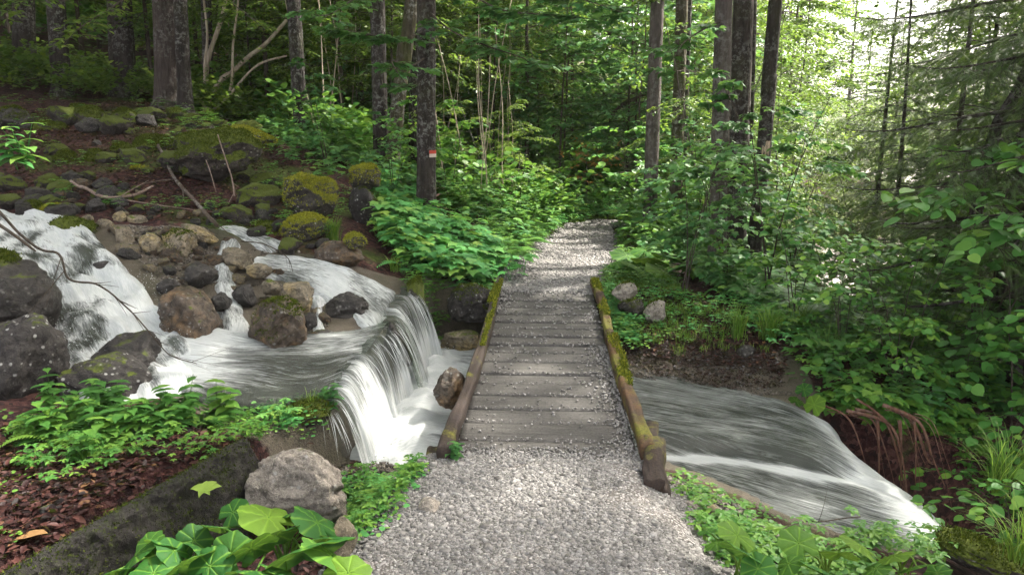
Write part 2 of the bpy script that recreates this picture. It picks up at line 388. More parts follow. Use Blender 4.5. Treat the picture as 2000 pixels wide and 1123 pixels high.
# ground: litter, moss, gravel, wet gravel by real zones
q = NT('forest_ground'); co = q.coord()
n1 = q.noise(co, 2.2, 8, 0.65); n2 = q.noise(co, 22, 6, 0.7); n3 = q.noise(co, 110, 4, 0.7); vd = q.voro(co, 34, out='Color'); vd2 = q.voro(co, 85)
soil = q.ramp(n2, [(0.3, (0.010, 0.007, 0.006)), (0.7, (0.045, 0.028, 0.022))])
sep = q.n("ShaderNodeSeparateColor"); q.l(vd, sep.inputs[0])
lit = q.ramp(sep.outputs[0], [(0.0, (0.012, 0.005, 0.005)), (0.6, (0.048, 0.016, 0.014)), (1.0, (0.10, 0.045, 0.036))])
c = q.mix(q.attr('litter'), soil, lit)
mossc = q.ramp(n2, [(0.3, (0.025, 0.035, 0.006)), (0.7, (0.08, 0.11, 0.018))])
mf = q.ramp(q.math('ADD', q.attr('moss'), q.math('MULTIPLY', q.math('SUBTRACT', n1, 0.5), 1.2)), [(0.42, 0.0), (0.6, 1.0)])
c = q.mix(mf, c, mossc)
gr = q.ramp(vd2, [(0.1, (0.40, 0.38, 0.36)), (0.55, (0.20, 0.185, 0.17)), (0.8, (0.08, 0.07, 0.065))])
gf = q.ramp(q.math('ADD', q.attr('gravel'), q.math('MULTIPLY', q.math('SUBTRACT', n2, 0.5), 0.5)), [(0.4, 0.0), (0.6, 1.0)])
c = q.mix(gf, c, gr)
wg = q.mix(n2, (0.085, 0.07, 0.05), (0.19, 0.16, 0.12)); wg = q.mix(q.ramp(n1, [(0.5, 0.0), (0.65, 0.8)]), wg, (0.06, 0.062, 0.03))
wg = q.mix(q.ramp(n3, [(0.4, 0.6), (0.55, 0.0)]), wg, (0.03, 0.026, 0.02))
wf = q.ramp(q.math('ADD', q.attr('wet'), q.math('MULTIPLY', q.math('SUBTRACT', n2, 0.5), 0.6)), [(0.4, 0.0), (0.6, 1.0)])
c = q.mix(wf, c, wg)
c = q.mix(q.attr('sand'), c, q.ramp(n2, [(0.3, (0.42, 0.39, 0.36)), (0.7, (0.66, 0.62, 0.58))]))
h = q.math('ADD', q.math('MULTIPLY', n2, 0.8), q.math('ADD', n3, q.math('MULTIPLY', vd2, -0.5)))
M['ground'] = q.out(q.principled(c, q.ramp(wf, [(0, 0.95), (1, 0.45)]), q.bump(h, 0.9, 0.02), 0.3))
q = NT('path_gravel'); co = q.coord(); vv = q.voro(co, 75); vc = q.voro(co, 75, out='Color'); sp_ = q.n("ShaderNodeSeparateColor"); q.l(vc, sp_.inputs[0])
c = q.ramp(sp_.outputs[0], [(0, (0.19, 0.175, 0.165)), (0.5, (0.35, 0.33, 0.315)), (1, (0.55, 0.53, 0.51))]); c = q.mix(q.ramp(vv, [(0.42, 0.0), (0.62, 0.85)]), c, (0.09, 0.08, 0.072))
c = q.mix(q.ramp(q.noise(co, 1.7, 4), [(0.48, 0.0), (0.7, 0.35)]), c, (0.14, 0.125, 0.105))
M['path'] = q.out(q.principled(c, 0.9, q.bump(q.math('MULTIPLY', vv, -1.0), 1.0, 0.012), 0.2))

# running water: uv.x across the flow, uv.y along it (metres); 'foam' says how white
q = NT('running_water'); uv = q.n("ShaderNodeTexCoord").outputs['UV']
def mp(sc):
    m = q.n("ShaderNodeMapping"); m.inputs['Scale'].default_value = sc; q.l(uv, m.inputs[0]); return m.outputs[0]
s1 = q.noise(mp((30, 5.5, 1)), 1.0, 8, 0.72, 1.0); s2 = q.noise(mp((100, 11, 1)), 1.0, 6, 0.78, 0.6); s3 = q.noise(mp((5.5, 3.6, 1)), 1.0, 5, 0.65, 1.3)
f = q.attr('foam')
mixn = q.math('ADD', q.math('MULTIPLY', s1, 0.42), q.math('ADD', q.math('MULTIPLY', s2, 0.33), q.math('MULTIPLY', s3, 0.25)))
ff = q.math('ADD', mixn, q.math('MULTIPLY', q.math('SUBTRACT', f, 0.5), 0.62))
fac = q.ramp(ff, [(0.37, 0.0), (0.50, 0.30), (0.62, 1.0)])
hgt = q.math('ADD', s1, q.math('MULTIPLY', s2, 0.5))
clear = q.ramp(q.math('ADD', q.math('MULTIPLY', s1, 0.55), q.math('ADD', q.math('MULTIPLY', s2, 0.25), q.math('MULTIPLY', s3, 0.2))), [(0.38, (0.010, 0.016, 0.014)), (0.5, (0.05, 0.06, 0.05)), (0.62, (0.20, 0.22, 0.20))])
pb = q.principled(clear, 0.22, q.bump(hgt, 0.8, 0.04), 0.5)
tp = q.n("ShaderNodeBsdfTransparent"); tp.inputs[0].default_value = (0.80, 0.86, 0.78, 1)
m1 = q.n("ShaderNodeMixShader"); q.l(q.attr('clear'), m1.inputs[0]); q.l(pb, m1.inputs[1]); q.l(tp.outputs[0], m1.inputs[2])
fc = q.mix(q.ramp(s2, [(0.35, 0.0), (0.65, 1.0)]), (0.44, 0.49, 0.48), (0.76, 0.77, 0.77))
fp = q.principled(fc, 0.55, q.bump(hgt, 0.5, 0.03), 0.4)
ft = q.n("ShaderNodeBsdfTranslucent"); ft.inputs[0].default_value = (0.8, 0.83, 0.84, 1)
m2 = q.n("ShaderNodeMixShader"); m2.inputs[0].default_value = 0.25; q.l(fp, m2.inputs[1]); q.l(ft.outputs[0], m2.inputs[2])
m3 = q.n("ShaderNodeMixShader"); q.l(fac, m3.inputs[0]); q.l(m1.outputs[0], m3.inputs[1]); q.l(m2.outputs[0], m3.inputs[2])
M['water'] = q.out(m3.outputs[0])
# ------------------------------------------------------------------ terrain heights
def Wz(px, py, z): return at_z(px, py, z)
ctrl = [np.array(c, float) for c in [
    (0, -6, 0), (-4, -6, .1), (4, -6, -.3), (0, 0, 0), (.2, 2, 0), (.2, 3.2, 0), (-.6, 2.5, -.02), (1.1, 2.6, -.04), (-1, .5, 0), (1.3, .8, -.02),
    (.3, 8.3, 0), (-.3, 8.4, .02), (.9, 8.4, 0), (.5, 9.6, 0), (.95, 11.5, .0), (1.4, 13.5, .02), (2.2, 15.5, .05), (3.4, 18, .1), (0.2, 11.5, .1), (-.1, 9.6, .1), (1.9, 10.5, -.02), (2.6, 13, -.02),
    (.2, 15, .35), (-.5, 18, .9), (2, 22, .6), (0, 30, 2.5), (10, 40, 2.5), (-8, 25, 3.6), (-14, 16, 3.6), (-20, 30, 6), (-30, 8, 6), (-12, 2, 2.2), (-6, 0, .5), (-14, -8, 1.0), (-40, -20, 5), (-50, 60, 14), (0, 80, 12), (40, 95, -1), (90, 120, -1),
    (4, 20, -.3), (7, 18, -2.2), (10, 24, -3.2), (6, 11.5, -1.4), (9, 12, -3.0), (9, 8, -2.8), (14, 16, -3.6), (20, 24, -3.8), (14, 4, -3.2), (26, 10, -3.6), (30, 40, -3.4), (60, 60, -3.2), (60, 20, -3.2), (50, -10, -3), (20, 60, -2.0), (12, -6, -2.2), (5, 0, -1.1), (4, 2.4, -1.2),
    (1.3, 8.2, -.02), (1.6, 7.4, -.12), (2.3, 7.6, -.12), (3.3, 7.6, -.25), (4.6, 7.4, -.6), (2.2, 9.3, -.05), (3.4, 9.5, -.3), (4.6, 9.6, -.8)]]
for px, py, d in [
    (830, 430, 10), (930, 420, 11), (760, 355, 12), (590, 275, 15), (340, 212, 13), (200, 215, 12.5), (0, 205, 12.5), (450, 250, 13),
    (900, 500, 8.8), (850, 520, 8.2), (980, 505, 9.4), (820, 470, 8.8), (720, 470, 8.3), (700, 420, 9.5), (600, 400, 8.6), (500, 380, 8.8), (600, 480, 7.6), (400, 400, 8.1), (250, 380, 8.1), (100, 350, 8.5), (100, 290, 9.6), (300, 300, 9.6), (450, 320, 9.7), (560, 330, 10.2), (650, 300, 12.2),
    (0, 425, 7.4), (60, 440, 7.2), (200, 430, 7.4), (330, 440, 7.4), (430, 450, 7.5), (520, 470, 7.6), (200, 490, 6.7), (60, 540, 6.1), (300, 540, 6.4), (380, 600, 6.0), (440, 560, 6.6), (100, 650, 5.45), (250, 650, 5.4),
    (400, 690, 5.3), (480, 620, 6.1), (560, 600, 6.5), (300, 740, 5.05), (430, 760, 4.85), (560, 720, 5.25), (640, 540, 7.1), (560, 520, 7.2), (-80, 430, 7.4), (-200, 420, 7.4), (-100, 560, 5.7), (-100, 650, 5.0), (-300, 350, 8)]:
    ctrl.append(at_y(px, py, d))
for px, py, z in [
    (640, 780, .02), (700, 640, .10), (760, 580, .17), (800, 560, .19), (730, 600, .14), (620, 660, .10), (700, 715, .05),
    (0, 760, .12), (150, 790, .12), (0, 900, .09), (200, 950, .08), (0, 1050, .09), (300, 860, .08), (450, 860, .03), (380, 800, .03), (-300, 900, .2), (-300, 1100, .2), (-300, 700, .35),
    (560, 850, -.02), (620, 830, .01),
    (1350, 600, -.05), (1500, 640, -.16), (1300, 650, -.16), (1450, 700, -.26), (1230, 640, -.14), (1300, 720, -.36), (1500, 750, -.38), (1600, 720, -.32), (1700, 740, -.40), (1850, 700, -.6), (1800, 620, -.75),
    (1400, 1110, -.10), (1600, 1110, -.30), (1800, 1110, -.45), (1980, 1110, -.8), (1300, 1000, -.08), (1620, 560, -1.0)]:
    ctrl.append(Wz(px, py, z))
ctrl = np.array(ctrl)
def _phi(r2): return 0.5 * r2 * np.log(r2 + 1e-9)
_c = ctrl[:, :2] / 10.0
_n = len(_c)
_A = _phi(((_c[:, None] - _c[None]) ** 2).sum(-1)) + np.eye(_n) * 2e-5
_Pm = np.hstack([np.ones((_n, 1)), _c])
_S = np.block([[_A, _Pm], [_Pm.T, np.zeros((3, 3))]])
_w = np.linalg.solve(_S, np.concatenate([ctrl[:, 2], np.zeros(3)]))
def Hbase(x, y):
    x = np.asarray(x, float); y = np.asarray(y, float); sh = x.shape
    P = np.stack([x.ravel(), y.ravel()], -1) / 10.0
    r = np.empty(len(P))
    for i in range(0, len(P), 20000):
        Q = P[i:i + 20000]
        r[i:i + 20000] = _phi(((Q[:, None] - _c[None]) ** 2).sum(-1)) @ _w[:_n] + _w[_n] + Q @ _w[_n + 1:]
    return np.clip(r, -4.5, 30).reshape(sh)
def poly_sd(x, y, poly):
    """signed distance, negative inside"""
    x = np.asarray(x, float); y = np.asarray(y, float)
    P = np.asarray(poly, float)[:, :2]; d = np.full(x.shape, 1e9); ins = np.zeros(x.shape, bool)
    for i in range(len(P)):
        a, b = P[i], P[(i + 1) % len(P)]
        e = b - a; wx, wy = x - a[0], y - a[1]
        t = np.clip((wx * e[0] + wy * e[1]) / (e @ e + 1e-12), 0, 1)
        d = np.minimum(d, (wx - t * e[0]) ** 2 + (wy - t * e[1]) ** 2)
        c = ((a[1] <= y) & (b[1] > y)) | ((b[1] <= y) & (a[1] > y))
        with np.errstate(divide='ignore', invalid='ignore'):
            xi = a[0] + (y - a[1]) / (b[1] - a[1] if b[1] != a[1] else 1e-12) * (b[0] - a[0])
        ins ^= c & (x < xi)
    return np.where(ins, -1, 1) * np.sqrt(d)

# the ledge edge over which the stream falls (top of the fall, near end first)
EDGE_PX = [(648, 800, .02), (668, 760, .03), (700, 715, .05), (733, 678, .08), (757, 655, .10), (768, 632, .12), (781, 600, .16), (803, 573, .19)]
EDGE = np.array([Wz(*p) for p in EDGE_PX])
WL_POOL, WL_RIGHT, WL_LIP = -.42, -.48, -.56
LIP = [Wz(1600, 818, -.5), Wz(1640, 850, -.52), Wz(1700, 920, -.56), Wz(1760, 962, -.6), Wz(1840, 1022, -.62)]
POOL_POLY = [EDGE[0][:2] + (-.02, -.12), *[e[:2] for e in EDGE], EDGE[-1][:2] + (.02, .3),
             Wz(850, 655, -.4)[:2], Wz(930, 655, -.4)[:2], (0.3, 7.0), Wz(1232, 745, -.42)[:2], Wz(1400, 782, -.46)[:2], Wz(1540, 800, -.48)[:2],
             LIP[0][:2], LIP[1][:2], LIP[2][:2], LIP[3][:2], LIP[4][:2], Wz(1700, 1075, -.5)[:2], Wz(1520, 1040, -.5)[:2], Wz(1400, 985, -.46)[:2], Wz(1300, 950, -.42)[:2],
             (.4, 3.95), Wz(850, 925, -.4)[:2], Wz(740, 920, -.4)[:2], Wz(650, 915, -.4)[:2]]
PIT_POLY = [Wz(500, 890, -.05)[:2], Wz(300, 960, 0.0)[:2], Wz(20, 1110, .05)[:2], (-2.4, 1.0), (-1.2, 1.0), Wz(640, 1123, -.1)[:2], Wz(715, 1050, -.15)[:2], Wz(790, 985, -.2)[:2], Wz(850, 945, -.2)[:2], Wz(868, 915, -.3)[:2], Wz(860, 890, -.4)[:2], Wz(640, 885, -.3)[:2]]
RAV_POLY = [LIP[0][:2] + (.05, .25), LIP[1][:2] + (.03, .03), LIP[2][:2] + (.03, 0), LIP[3][:2] + (.03, 0), LIP[4][:2] + (.03, -.05), Wz(1900, 1050, -.65)[:2], Wz(2100, 1080, -.8)[:2], (6.5, 2.6), (9, 4), (8, 6.2), (5.0, 6.1), Wz(1760, 815, -.45)[:2]]
def H(x, y, fine=True):
    x = np.asarray(x, float); y = np.asarray(y, float)
    h = Hbase(x, y)
    for poly, bed, wd in ((POOL_POLY, None, .13), (PIT_POLY, -.36, .12), (RAV_POLY, -2.1, .28)):
        P = np.array([p[:2] for p in poly])
        lo, hi = P.min(0) - .6, P.max(0) + .6
        m = (x > lo[0]) & (x < hi[0]) & (y > lo[1]) & (y < hi[1])
        if not m.any(): continue
        sd = np.full(x.shape, 9.0); sd[m] = poly_sd(x[m], y[m], P)
        b = (-.56 - .07 * np.clip(x, 0, 3)) if bed is None else bed
        k = sstep(wd * .35, -wd * .65, sd)
        h = h + (np.minimum(h, b) - h) * k
    if fine:
        p = xyz(x, y)
        near = 1 - path_mask(x, y) * 0.85
        h = h + near * (fbm(p * 2.2, 3, 5) * .045 + fbm(p * 9, 2, 9) * .014)
    return h
BR_A = at_z(1066, 908, 0); BR_B = at_z(1067, 562, 0)
BR_ROT = -atan2(BR_B[0] - BR_A[0], BR_B[1] - BR_A[1]); BR_L = float(np.linalg.norm(BR_B - BR_A))
def brp(lx, ly): return np.array([BR_A[0] + lx * cos(BR_ROT) - ly * sin(BR_ROT), BR_A[1] + lx * sin(BR_ROT) + ly * cos(BR_ROT), 0.0])
PATH_L = np.array([[-.95, -6, 0], [-.9, 0, 0], Wz(700, 1123, 0), Wz(770, 1040, 0), Wz(835, 960, 0), brp(-.60, .12), brp(-.56, BR_L-.1), Wz(985, 545, 0), Wz(1003, 522, 0), Wz(1062, 480, 0), Wz(1112, 446, 0), (1.6, 14.1, .02), (3.5, 14.9, -.1)])
PATH_R = np.array([[1.15, -6, 0], [1.1, 0, 0], Wz(1400, 1123, 0), Wz(1365, 1040, 0), Wz(1320, 975, 0), brp(.60, .12), brp(.56, BR_L-.1), Wz(1165, 545, 0), Wz(1187, 522, 0), Wz(1206, 487, 0), Wz(1190, 446, 0), (2.1, 13.65, .0), (3.8, 14.2, -.1)])
PATH_POLY = np.vstack([PATH_L, PATH_R[::-1]])[:, :2]
def path_mask(x, y): return sstep(.12, -.05, poly_sd(x, y, PATH_POLY))
def h1(x, y): return float(H(np.array([x]), np.array([y]))[0])
def hit(px, py, tmax=70.0):
    d = ray(px, py)
    t = np.concatenate([np.arange(.8, 16, .02), np.arange(16, tmax, .15)])
    X = d[0] * t; Y = d[1] * t; Z = CAM_H + d[2] * t
    k = np.nonzero(Z < H(X, Y))[0]
    i = k[0] if len(k) else len(t) - 1
    return np.array([X[i], Y[i], h1(X[i], Y[i])])
def grow(n, d0, d1, g, end):
    out = [0.0]; s = d0
    while out[-1] < end:
        if out[-1] > d1: s *= g
        out.append(out[-1] + s)
    return np.array(out)
gx = grow(0, .045, 4.2, 1.07, 150); gx = np.concatenate([-gx[:0:-1], gx])
gyp = grow(0, .045, 11.0, 1.06, 220); gyn = grow(0, .25, 1, 1.25, 60)
gy = np.concatenate([-gyn[:0:-1], gyp])
X, Y = np.meshgrid(gx, gy)
Z = H(X, Y)
ny, nx = X.shape
i = np.arange(ny - 1)[:, None] * nx; j = np.arange(nx - 1)[None, :]
F = np.stack([i + j, i + j + 1, i + nx + j + 1, i + nx + j], -1).reshape(-1, 4)
sdp = poly_sd(X, Y, np.array([p[:2] for p in POOL_POLY])); pm = path_mask(X, Y)
nz = fbm(xyz(X, Y) * 1.3, 3, 41)
UP_POLY = [hit(-150, 440), hit(0, 425), hit(230, 440), hit(430, 450), hit(560, 495), hit(820, 560), *EDGE[::-1], Wz(600, 850, 0), Wz(430, 870, .0), Wz(380, 800, .03), Wz(280, 760, .06), hit(90, 700), hit(-60, 620), hit(-100, 520)]
sdu = poly_sd(X, Y, np.array([p[:2] for p in UP_POLY]))
PIT = np.array([p[:2] for p in PIT_POLY]); sdpit = poly_sd(X, Y, PIT)
wet = np.maximum(sstep(.3, .0, sdp), sstep(.1, -.1, sdu)); 
wet = np.maximum(wet, sstep(.0, .4, X - .8) * sstep(7.1, 6.6, Y + .1*X) * sstep(5.2, 5.7, Y) * sstep(3.4, 3.0, X))
wet = wet * sstep(2.62, 2.45, X)
litter = np.clip(sstep(-.3, -1.6, X) + sstep(-.1, .5, nz) * .8 + sstep(.8, 1.4, X) * .6, 0, 1)
moss = np.clip(.18 + .45 * sstep(10, 16, Y) * sstep(-4, -1, X) + .5 * nz + .5 * sstep(-1.2, -3, X) * sstep(6, 9, Y) * .5 + sstep(0.25, 0.0, np.abs(sdp - .15)) * .15, 0, 1)
moss = np.maximum(moss, .85 * sstep(0.9, .5, np.abs(X - 1.2 - (Y-8.4)*.1)) * sstep(8.0, 8.6, Y) * sstep(13, 11, Y) * (1 - pm) * sstep(.0, .15, poly_sd(X, Y, PATH_POLY)))
gravel = np.maximum(pm, .8 * sstep(.35, 0, poly_sd(X, Y, PATH_POLY)) * sstep(4.2, 3.6, Y))
sand = sstep(8, 11, X) * sstep(-2.4, -3.0, Z)
gme = new_mesh("ground", np.stack([X, Y, Z], -1).reshape(-1, 3), F, M['ground'], True,
               {'litter': litter.ravel(), 'moss': moss.ravel(), 'gravel': gravel.ravel() * 0, 'wet': wet.ravel(), 'sand': sand.ravel()})
tag(link("ground", gme), kind='structure')

# gravel path, two sheets that meet the bridge
def strip(Lp, Rp, n, m, name):
    A = smooth_path(Lp, n); B = smooth_path(Rp, n); s = np.linspace(-.06, 1.06, m)
    V = A[:, None, :] + (B - A)[:, None, :] * s[None, :, None]
    e = np.abs(s - .5) * 2
    V[..., 0] += (fbm(V[..., :3] * 3, 3, 3) * .16) * (e[None, :] ** 2)
    V[..., 2] = np.where(V[..., 1] < 5, Hbase(V[..., 0], V[..., 1]) * .8 * sstep(.6, 1.1, e)[None, :], H(V[..., 0], V[..., 1])) + .022 - .09 * sstep(.93, 1.1, e)[None, :] + fbm(V * np.array([6, 6, 0]), 3, 8) * .008
    lyy = (V[..., 1] - BR_A[1]) * cos(BR_ROT) - (V[..., 0] - BR_A[0]) * sin(BR_ROT)
    V[..., 2] -= .09 * sstep(-.03, .0, lyy) * sstep(BR_L + .03, BR_L, lyy)
    i = np.arange(n - 1)[:, None] * m; j = np.arange(m - 1)[None, :]
    F = np.stack([i + j, i + j + 1, i + m + j + 1, i + m + j], -1).reshape(-1, 4)
    return tag(link(name, new_mesh(name, V.reshape(-1, 3), F, M['path'])), kind='structure')
strip(PATH_L[:6], PATH_R[:6], 120, 60, "gravel_path")
strip(PATH_L[6:], PATH_R[6:], 120, 40, "gravel_path")

# ------------------------------------------------------------------ bridge
bridge = empty("footbridge", BR_A, BR_ROT)
tag(bridge, "narrow wooden plank footbridge with low mossy side beams crossing the stream", "footbridge")
rs = np.random.RandomState(4)
a = Acc(); yy = 0.0
seams = [905, 862, 826, 800, 772, 750, 731, 706, 690, 673, 657, 642, 629, 615, 601, 588, 562]
ys = [float(np.linalg.norm(at_z(1066, s, 0) - BR_A)) for s in seams]; ys[0] = 0.0
for k in range(len(ys) - 1):
    y0, y1 = ys[k] + .006, ys[k + 1] - .006
    nxp, nyp = 26, 8
    hw = .495
    gxp, gyp_ = np.meshgrid(np.linspace(-hw, hw, nxp), np.linspace(y0, y1, nyp))
    tilt = rs.uniform(-.004, .004); sag = rs.uniform(-.003, .003)
    zt = sag + tilt * (gyp_ - (y0 + y1) / 2) / .1 + fbm(xyz(gxp * 1.5, gyp_ * 12, k * 3.1), 3, k) * .005
    zt[0] -= .008; zt[-1] -= .008
    V = np.stack([gxp, gyp_, zt], -1).reshape(-1, 3); nV = len(V)
    i = np.arange(nyp - 1)[:, None] * nxp; j = np.arange(nxp - 1)[None, :]
    F = np.stack([i + j, i + j + 1, i + nxp + j + 1, i + nxp + j], -1).reshape(-1, 4)
    V2 = V.copy(); V2[:, 2] = -.055
    ring = list(range(nxp)) + [r * nxp + nxp - 1 for r in range(1, nyp)] + [(nyp - 1) * nxp + c for c in range(nxp - 2, -1, -1)] + [r * nxp for r in range(nyp - 2, 0, -1)]
    ring = np.array(ring); rn = np.roll(ring, -1)
    SF = np.stack([ring, ring + nV, rn + nV, rn], -1)
    a.add(np.vstack([V, V2]), np.vstack([F, F[:, ::-1] + nV, SF]), rs.uniform(0, 1))
link("deck", a.mesh("deck", M['plank'], False), bridge)
for sx in (-.38, .38):
    V, F = rough_box(BR_L + .5, .16, .17, 20, 3)
    link("stringer", new_mesh("stringer", V, F, M['beam_wet']), bridge, (sx, -.25, -.23))
def moss_tufts(pts, nrm, n_per=3, size=.014, seed=0):
    r = np.random.RandomState(seed); P = np.repeat(pts, n_per, 0); N = np.repeat(nrm, n_per, 0); n = len(P)
    d = N + r.normal(0, .55, (n, 3)); d /= np.linalg.norm(d, axis=1)[:, None]
    t = np.cross(d, r.normal(0, 1, (n, 3))); t /= np.linalg.norm(t, axis=1)[:, None] + 1e-9
    s = size * r.uniform(.5, 1.3, n)[:, None]; P = P + r.normal(0, size * .5, (n, 3))
    V = np.stack([P - t * s * .28, P + t * s * .28, P + d * s], 1).reshape(-1, 3)
    return V, np.arange(3 * n).reshape(-1, 3), np.repeat(r.uniform(0, 1, n), 3)
# side beams: left stays dark brown, right is rusty with moss
V, F = rough_box(BR_L + .02, .07, .10, 90, 11, .012, .018)
V[:, 0] += fbm(xyz(V[:, 1] * .6, 0, 0), 2, 3) * .03
lb = link("side_beam", new_mesh("side_beam", V, F, M['beam_dark']), bridge, (-.52, -.02, -.005)); lb['label'] = 'dark brown wet side beam'
V2, F2 = rough_box(BR_L + .02, .075, .10, 90, 23, .014, .018)
V2[:, 0] += fbm(xyz(V2[:, 1] * .6, 5, 0), 2, 3) * .03
rb = link("side_beam", new_mesh("side_beam", V2, F2, M['beam']), bridge, (.532, .06, .0)); rb['label'] = 'rust brown side beam with patches of moss'
def beam_moss(V, off, sel, nm, seed, n=2200):
    r = np.random.RandomState(seed); y = r.uniform(0, BR_L, n * 6); x = r.uniform(-.036, .036, n * 6)
    k = fbm(xyz(x * 8, y * 1.9, seed), 3, seed) + sel(x, y) > .18; x, y = x[k][:n], y[k][:n]
    p = np.stack([x + off[0], y + off[1], np.full(len(x), .098 + off[2])], -1)
    V, F, A = moss_tufts(p, np.tile([0, 0, 1.], (len(p), 1)), 4, .016, seed)
    link("moss", new_mesh("moss", V, F, M['moss_tuft'], True, {'tone': A * .7 + .3}), nm)
beam_moss(V, (0, 0, 0), lambda x, y: np.where(y > 1.9, .38 - .0 * x, -.3) + np.where(x > 0.02, .12, -.1), lb, 3, 3200)
beam_moss(V2, (0, 0, 0), lambda x, y: np.where(y > 2.6, .25, -.14) + np.where(x > 0, .1, -.1), rb, 8, 2200)
# rotten end blocks
V, F = rough_box(.40, .12, .17, 24, 31, .045, .02); link("end_block", new_mesh("end_block", V, F, M['beam_wet']), bridge, (.545, -.20, -.13), (radians(8), 0, radians(-6)))
V, F = rough_box(.30, .08, .12, 12, 37, .02, .02); link("end_block", new_mesh("end_block", V, F, M['beam_wet']), bridge, (.61, .42, -.15), (0, 0, radians(-8)))
V, F = rough_box(.30, .10, .13, 12, 39, .02, .02); link("end_block", new_mesh("end_block", V, F, M['beam_wet']), bridge, (-.60, .0, -.17), (0, 0, radians(4)))

# ------------------------------------------------------------------ gravel stones
def stones(P, S, seed, flat=.7):
    r = np.random.RandomState(seed); n = len(P)
    c = np.array([[x, y, z] for z in (-1, 1) for y in (-1, 1) for x in (-1, 1)], float) * .5
    V = c[None] * (1 + r.uniform(-.45, .45, (n, 8, 3))); V[..., 2] *= flat
    ang = r.uniform(0, 2 * pi, n); tl = r.uniform(-.6, .6, n)
    ca, sa, ct, st = np.cos(ang), np.sin(ang), np.cos(tl), np.sin(tl)
    y = V[..., 1] * ct[:, None] - V[..., 2] * st[:, None]; z = V[..., 1] * st[:, None] + V[..., 2] * ct[:, None]
    x = V[..., 0] * ca[:, None] - y * sa[:, None]; y = V[..., 0] * sa[:, None] + y * ca[:, None]
    V = np.stack([x, y, z], -1) * S[:, None, None] + P[:, None, :]
    f = np.array([[0, 2, 3, 1], [4, 5, 7, 6], [0, 1, 5, 4], [2, 6, 7, 3], [0, 4, 6, 2], [1, 3, 7, 5]])
    F = (f[None] + (np.arange(n) * 8)[:, None, None]).reshape(-1, 4)
    return V.reshape(-1, 3), F, np.repeat(np.clip(r.normal(.55, .22, n), 0, 1), 8)
r = np.random.RandomState(12)
n = 250000
x = r.uniform(-1.3, 1.5, n); y = 1.2 + (r.uniform(0, 1, n) ** .8) * 3.0
sd = poly_sd(x, y, PATH_POLY) + fbm(xyz(x, y) * 4, 3, 2) * .12
wall_y = BR_A[1] - .03 + .10 * fbm(xyz(x * 5, 0, 0), 2, 6) - .09 * sstep(.25, .55, np.abs(x - BR_A[0]))*-1
k = (sd < .05 + r.exponential(.06, n)) & (y < wall_y + .0)
x, y = x[k], y[k]
P = xyz(x, y, np.where(poly_sd(x, y, PATH_POLY) < 0, Hbase(x, y) * .8 * sstep(-.25, .03, poly_sd(x, y, PATH_POLY)) + .006 * fbm(xyz(x, y) * 3, 2, 4), H(x, y)) + .02); S = np.clip(r.lognormal(-4.78, .38, len(x)), .004, .032)
acc = Acc(); V, F, A = stones(P, S, 1); acc.add(V, F, A)
# beyond the bridge
n = 26000; y = 8.1 + r.uniform(0, 1, n) ** 1.5 * 6; x = r.uniform(-.6, 2.4, n)
k = poly_sd(x, y, PATH_POLY) < r.exponential(.05, n); x, y = x[k], y[k]
V, F, A = stones(xyz(x, y, H(x, y) + .02), r.uniform(.014, .03, len(x)), 2); acc.add(V, F, A)
# spilt on the deck, thick along the right beam and in the seams
def br_world(lx, ly, lz):
    c, s = cos(BR_ROT), sin(BR_ROT); return np.stack([BR_A[0] + lx * c - ly * s, BR_A[1] + lx * s + ly * c, lz + 0 * lx], -1)
n = 2400; ly = r.uniform(0, BR_L, n); side = r.uniform(0, 1, n); e = r.exponential(.055, n)
lx = np.where(side < .68, .485 - e * (1 + .5 * fbm(xyz(ly * 2, 0, 0), 2, 4)), -.485 + e * .8)
k = (np.abs(lx) < .488) & (fbm(xyz(lx * 3, ly * 1.6, 0), 3, 77) > -.12); lx, ly = lx[k], ly[k]
n2 = 600; lx = np.concatenate([lx, r.uniform(-.48, .48, n2)]); ly = np.concatenate([ly, r.uniform(0, 1, n2) ** .8 * BR_L])
n3 = 650; q_ = r.choice(ys[1:-1], n3); lx = np.concatenate([lx, r.uniform(-.5, .5, n3)]); ly = np.concatenate([ly, q_ + r.normal(0, .018, n3)])
n4 = 2600; ly4 = np.abs(r.normal(0, .09, n4)) ; lx = np.concatenate([lx, r.uniform(-.52, .52, n4)]); ly = np.concatenate([ly, ly4])
n5 = 2200; ly5 = BR_L - np.abs(r.normal(0, .13, n5)); lx = np.concatenate([lx, r.uniform(-.5, .5, n5)]); ly = np.concatenate([ly, ly5])
P = br_world(lx, ly, .010)
V, F, A = stones(P, r.uniform(.004, .0125, len(P)) * (1 + .5 * (ly / BR_L)), 3); acc.add(V, F, np.clip(A * 1.05 + .03, 0, 1))
lx = r.uniform(-.55, .55, 1700); ly = r.uniform(-.07, .03, 1700); P = br_world(lx, ly, .016 + 0 * lx); V, F, A = stones(P, np.clip(r.lognormal(-4.55, .35, 1700), .005, .03), 13); acc.add(V, F, A)
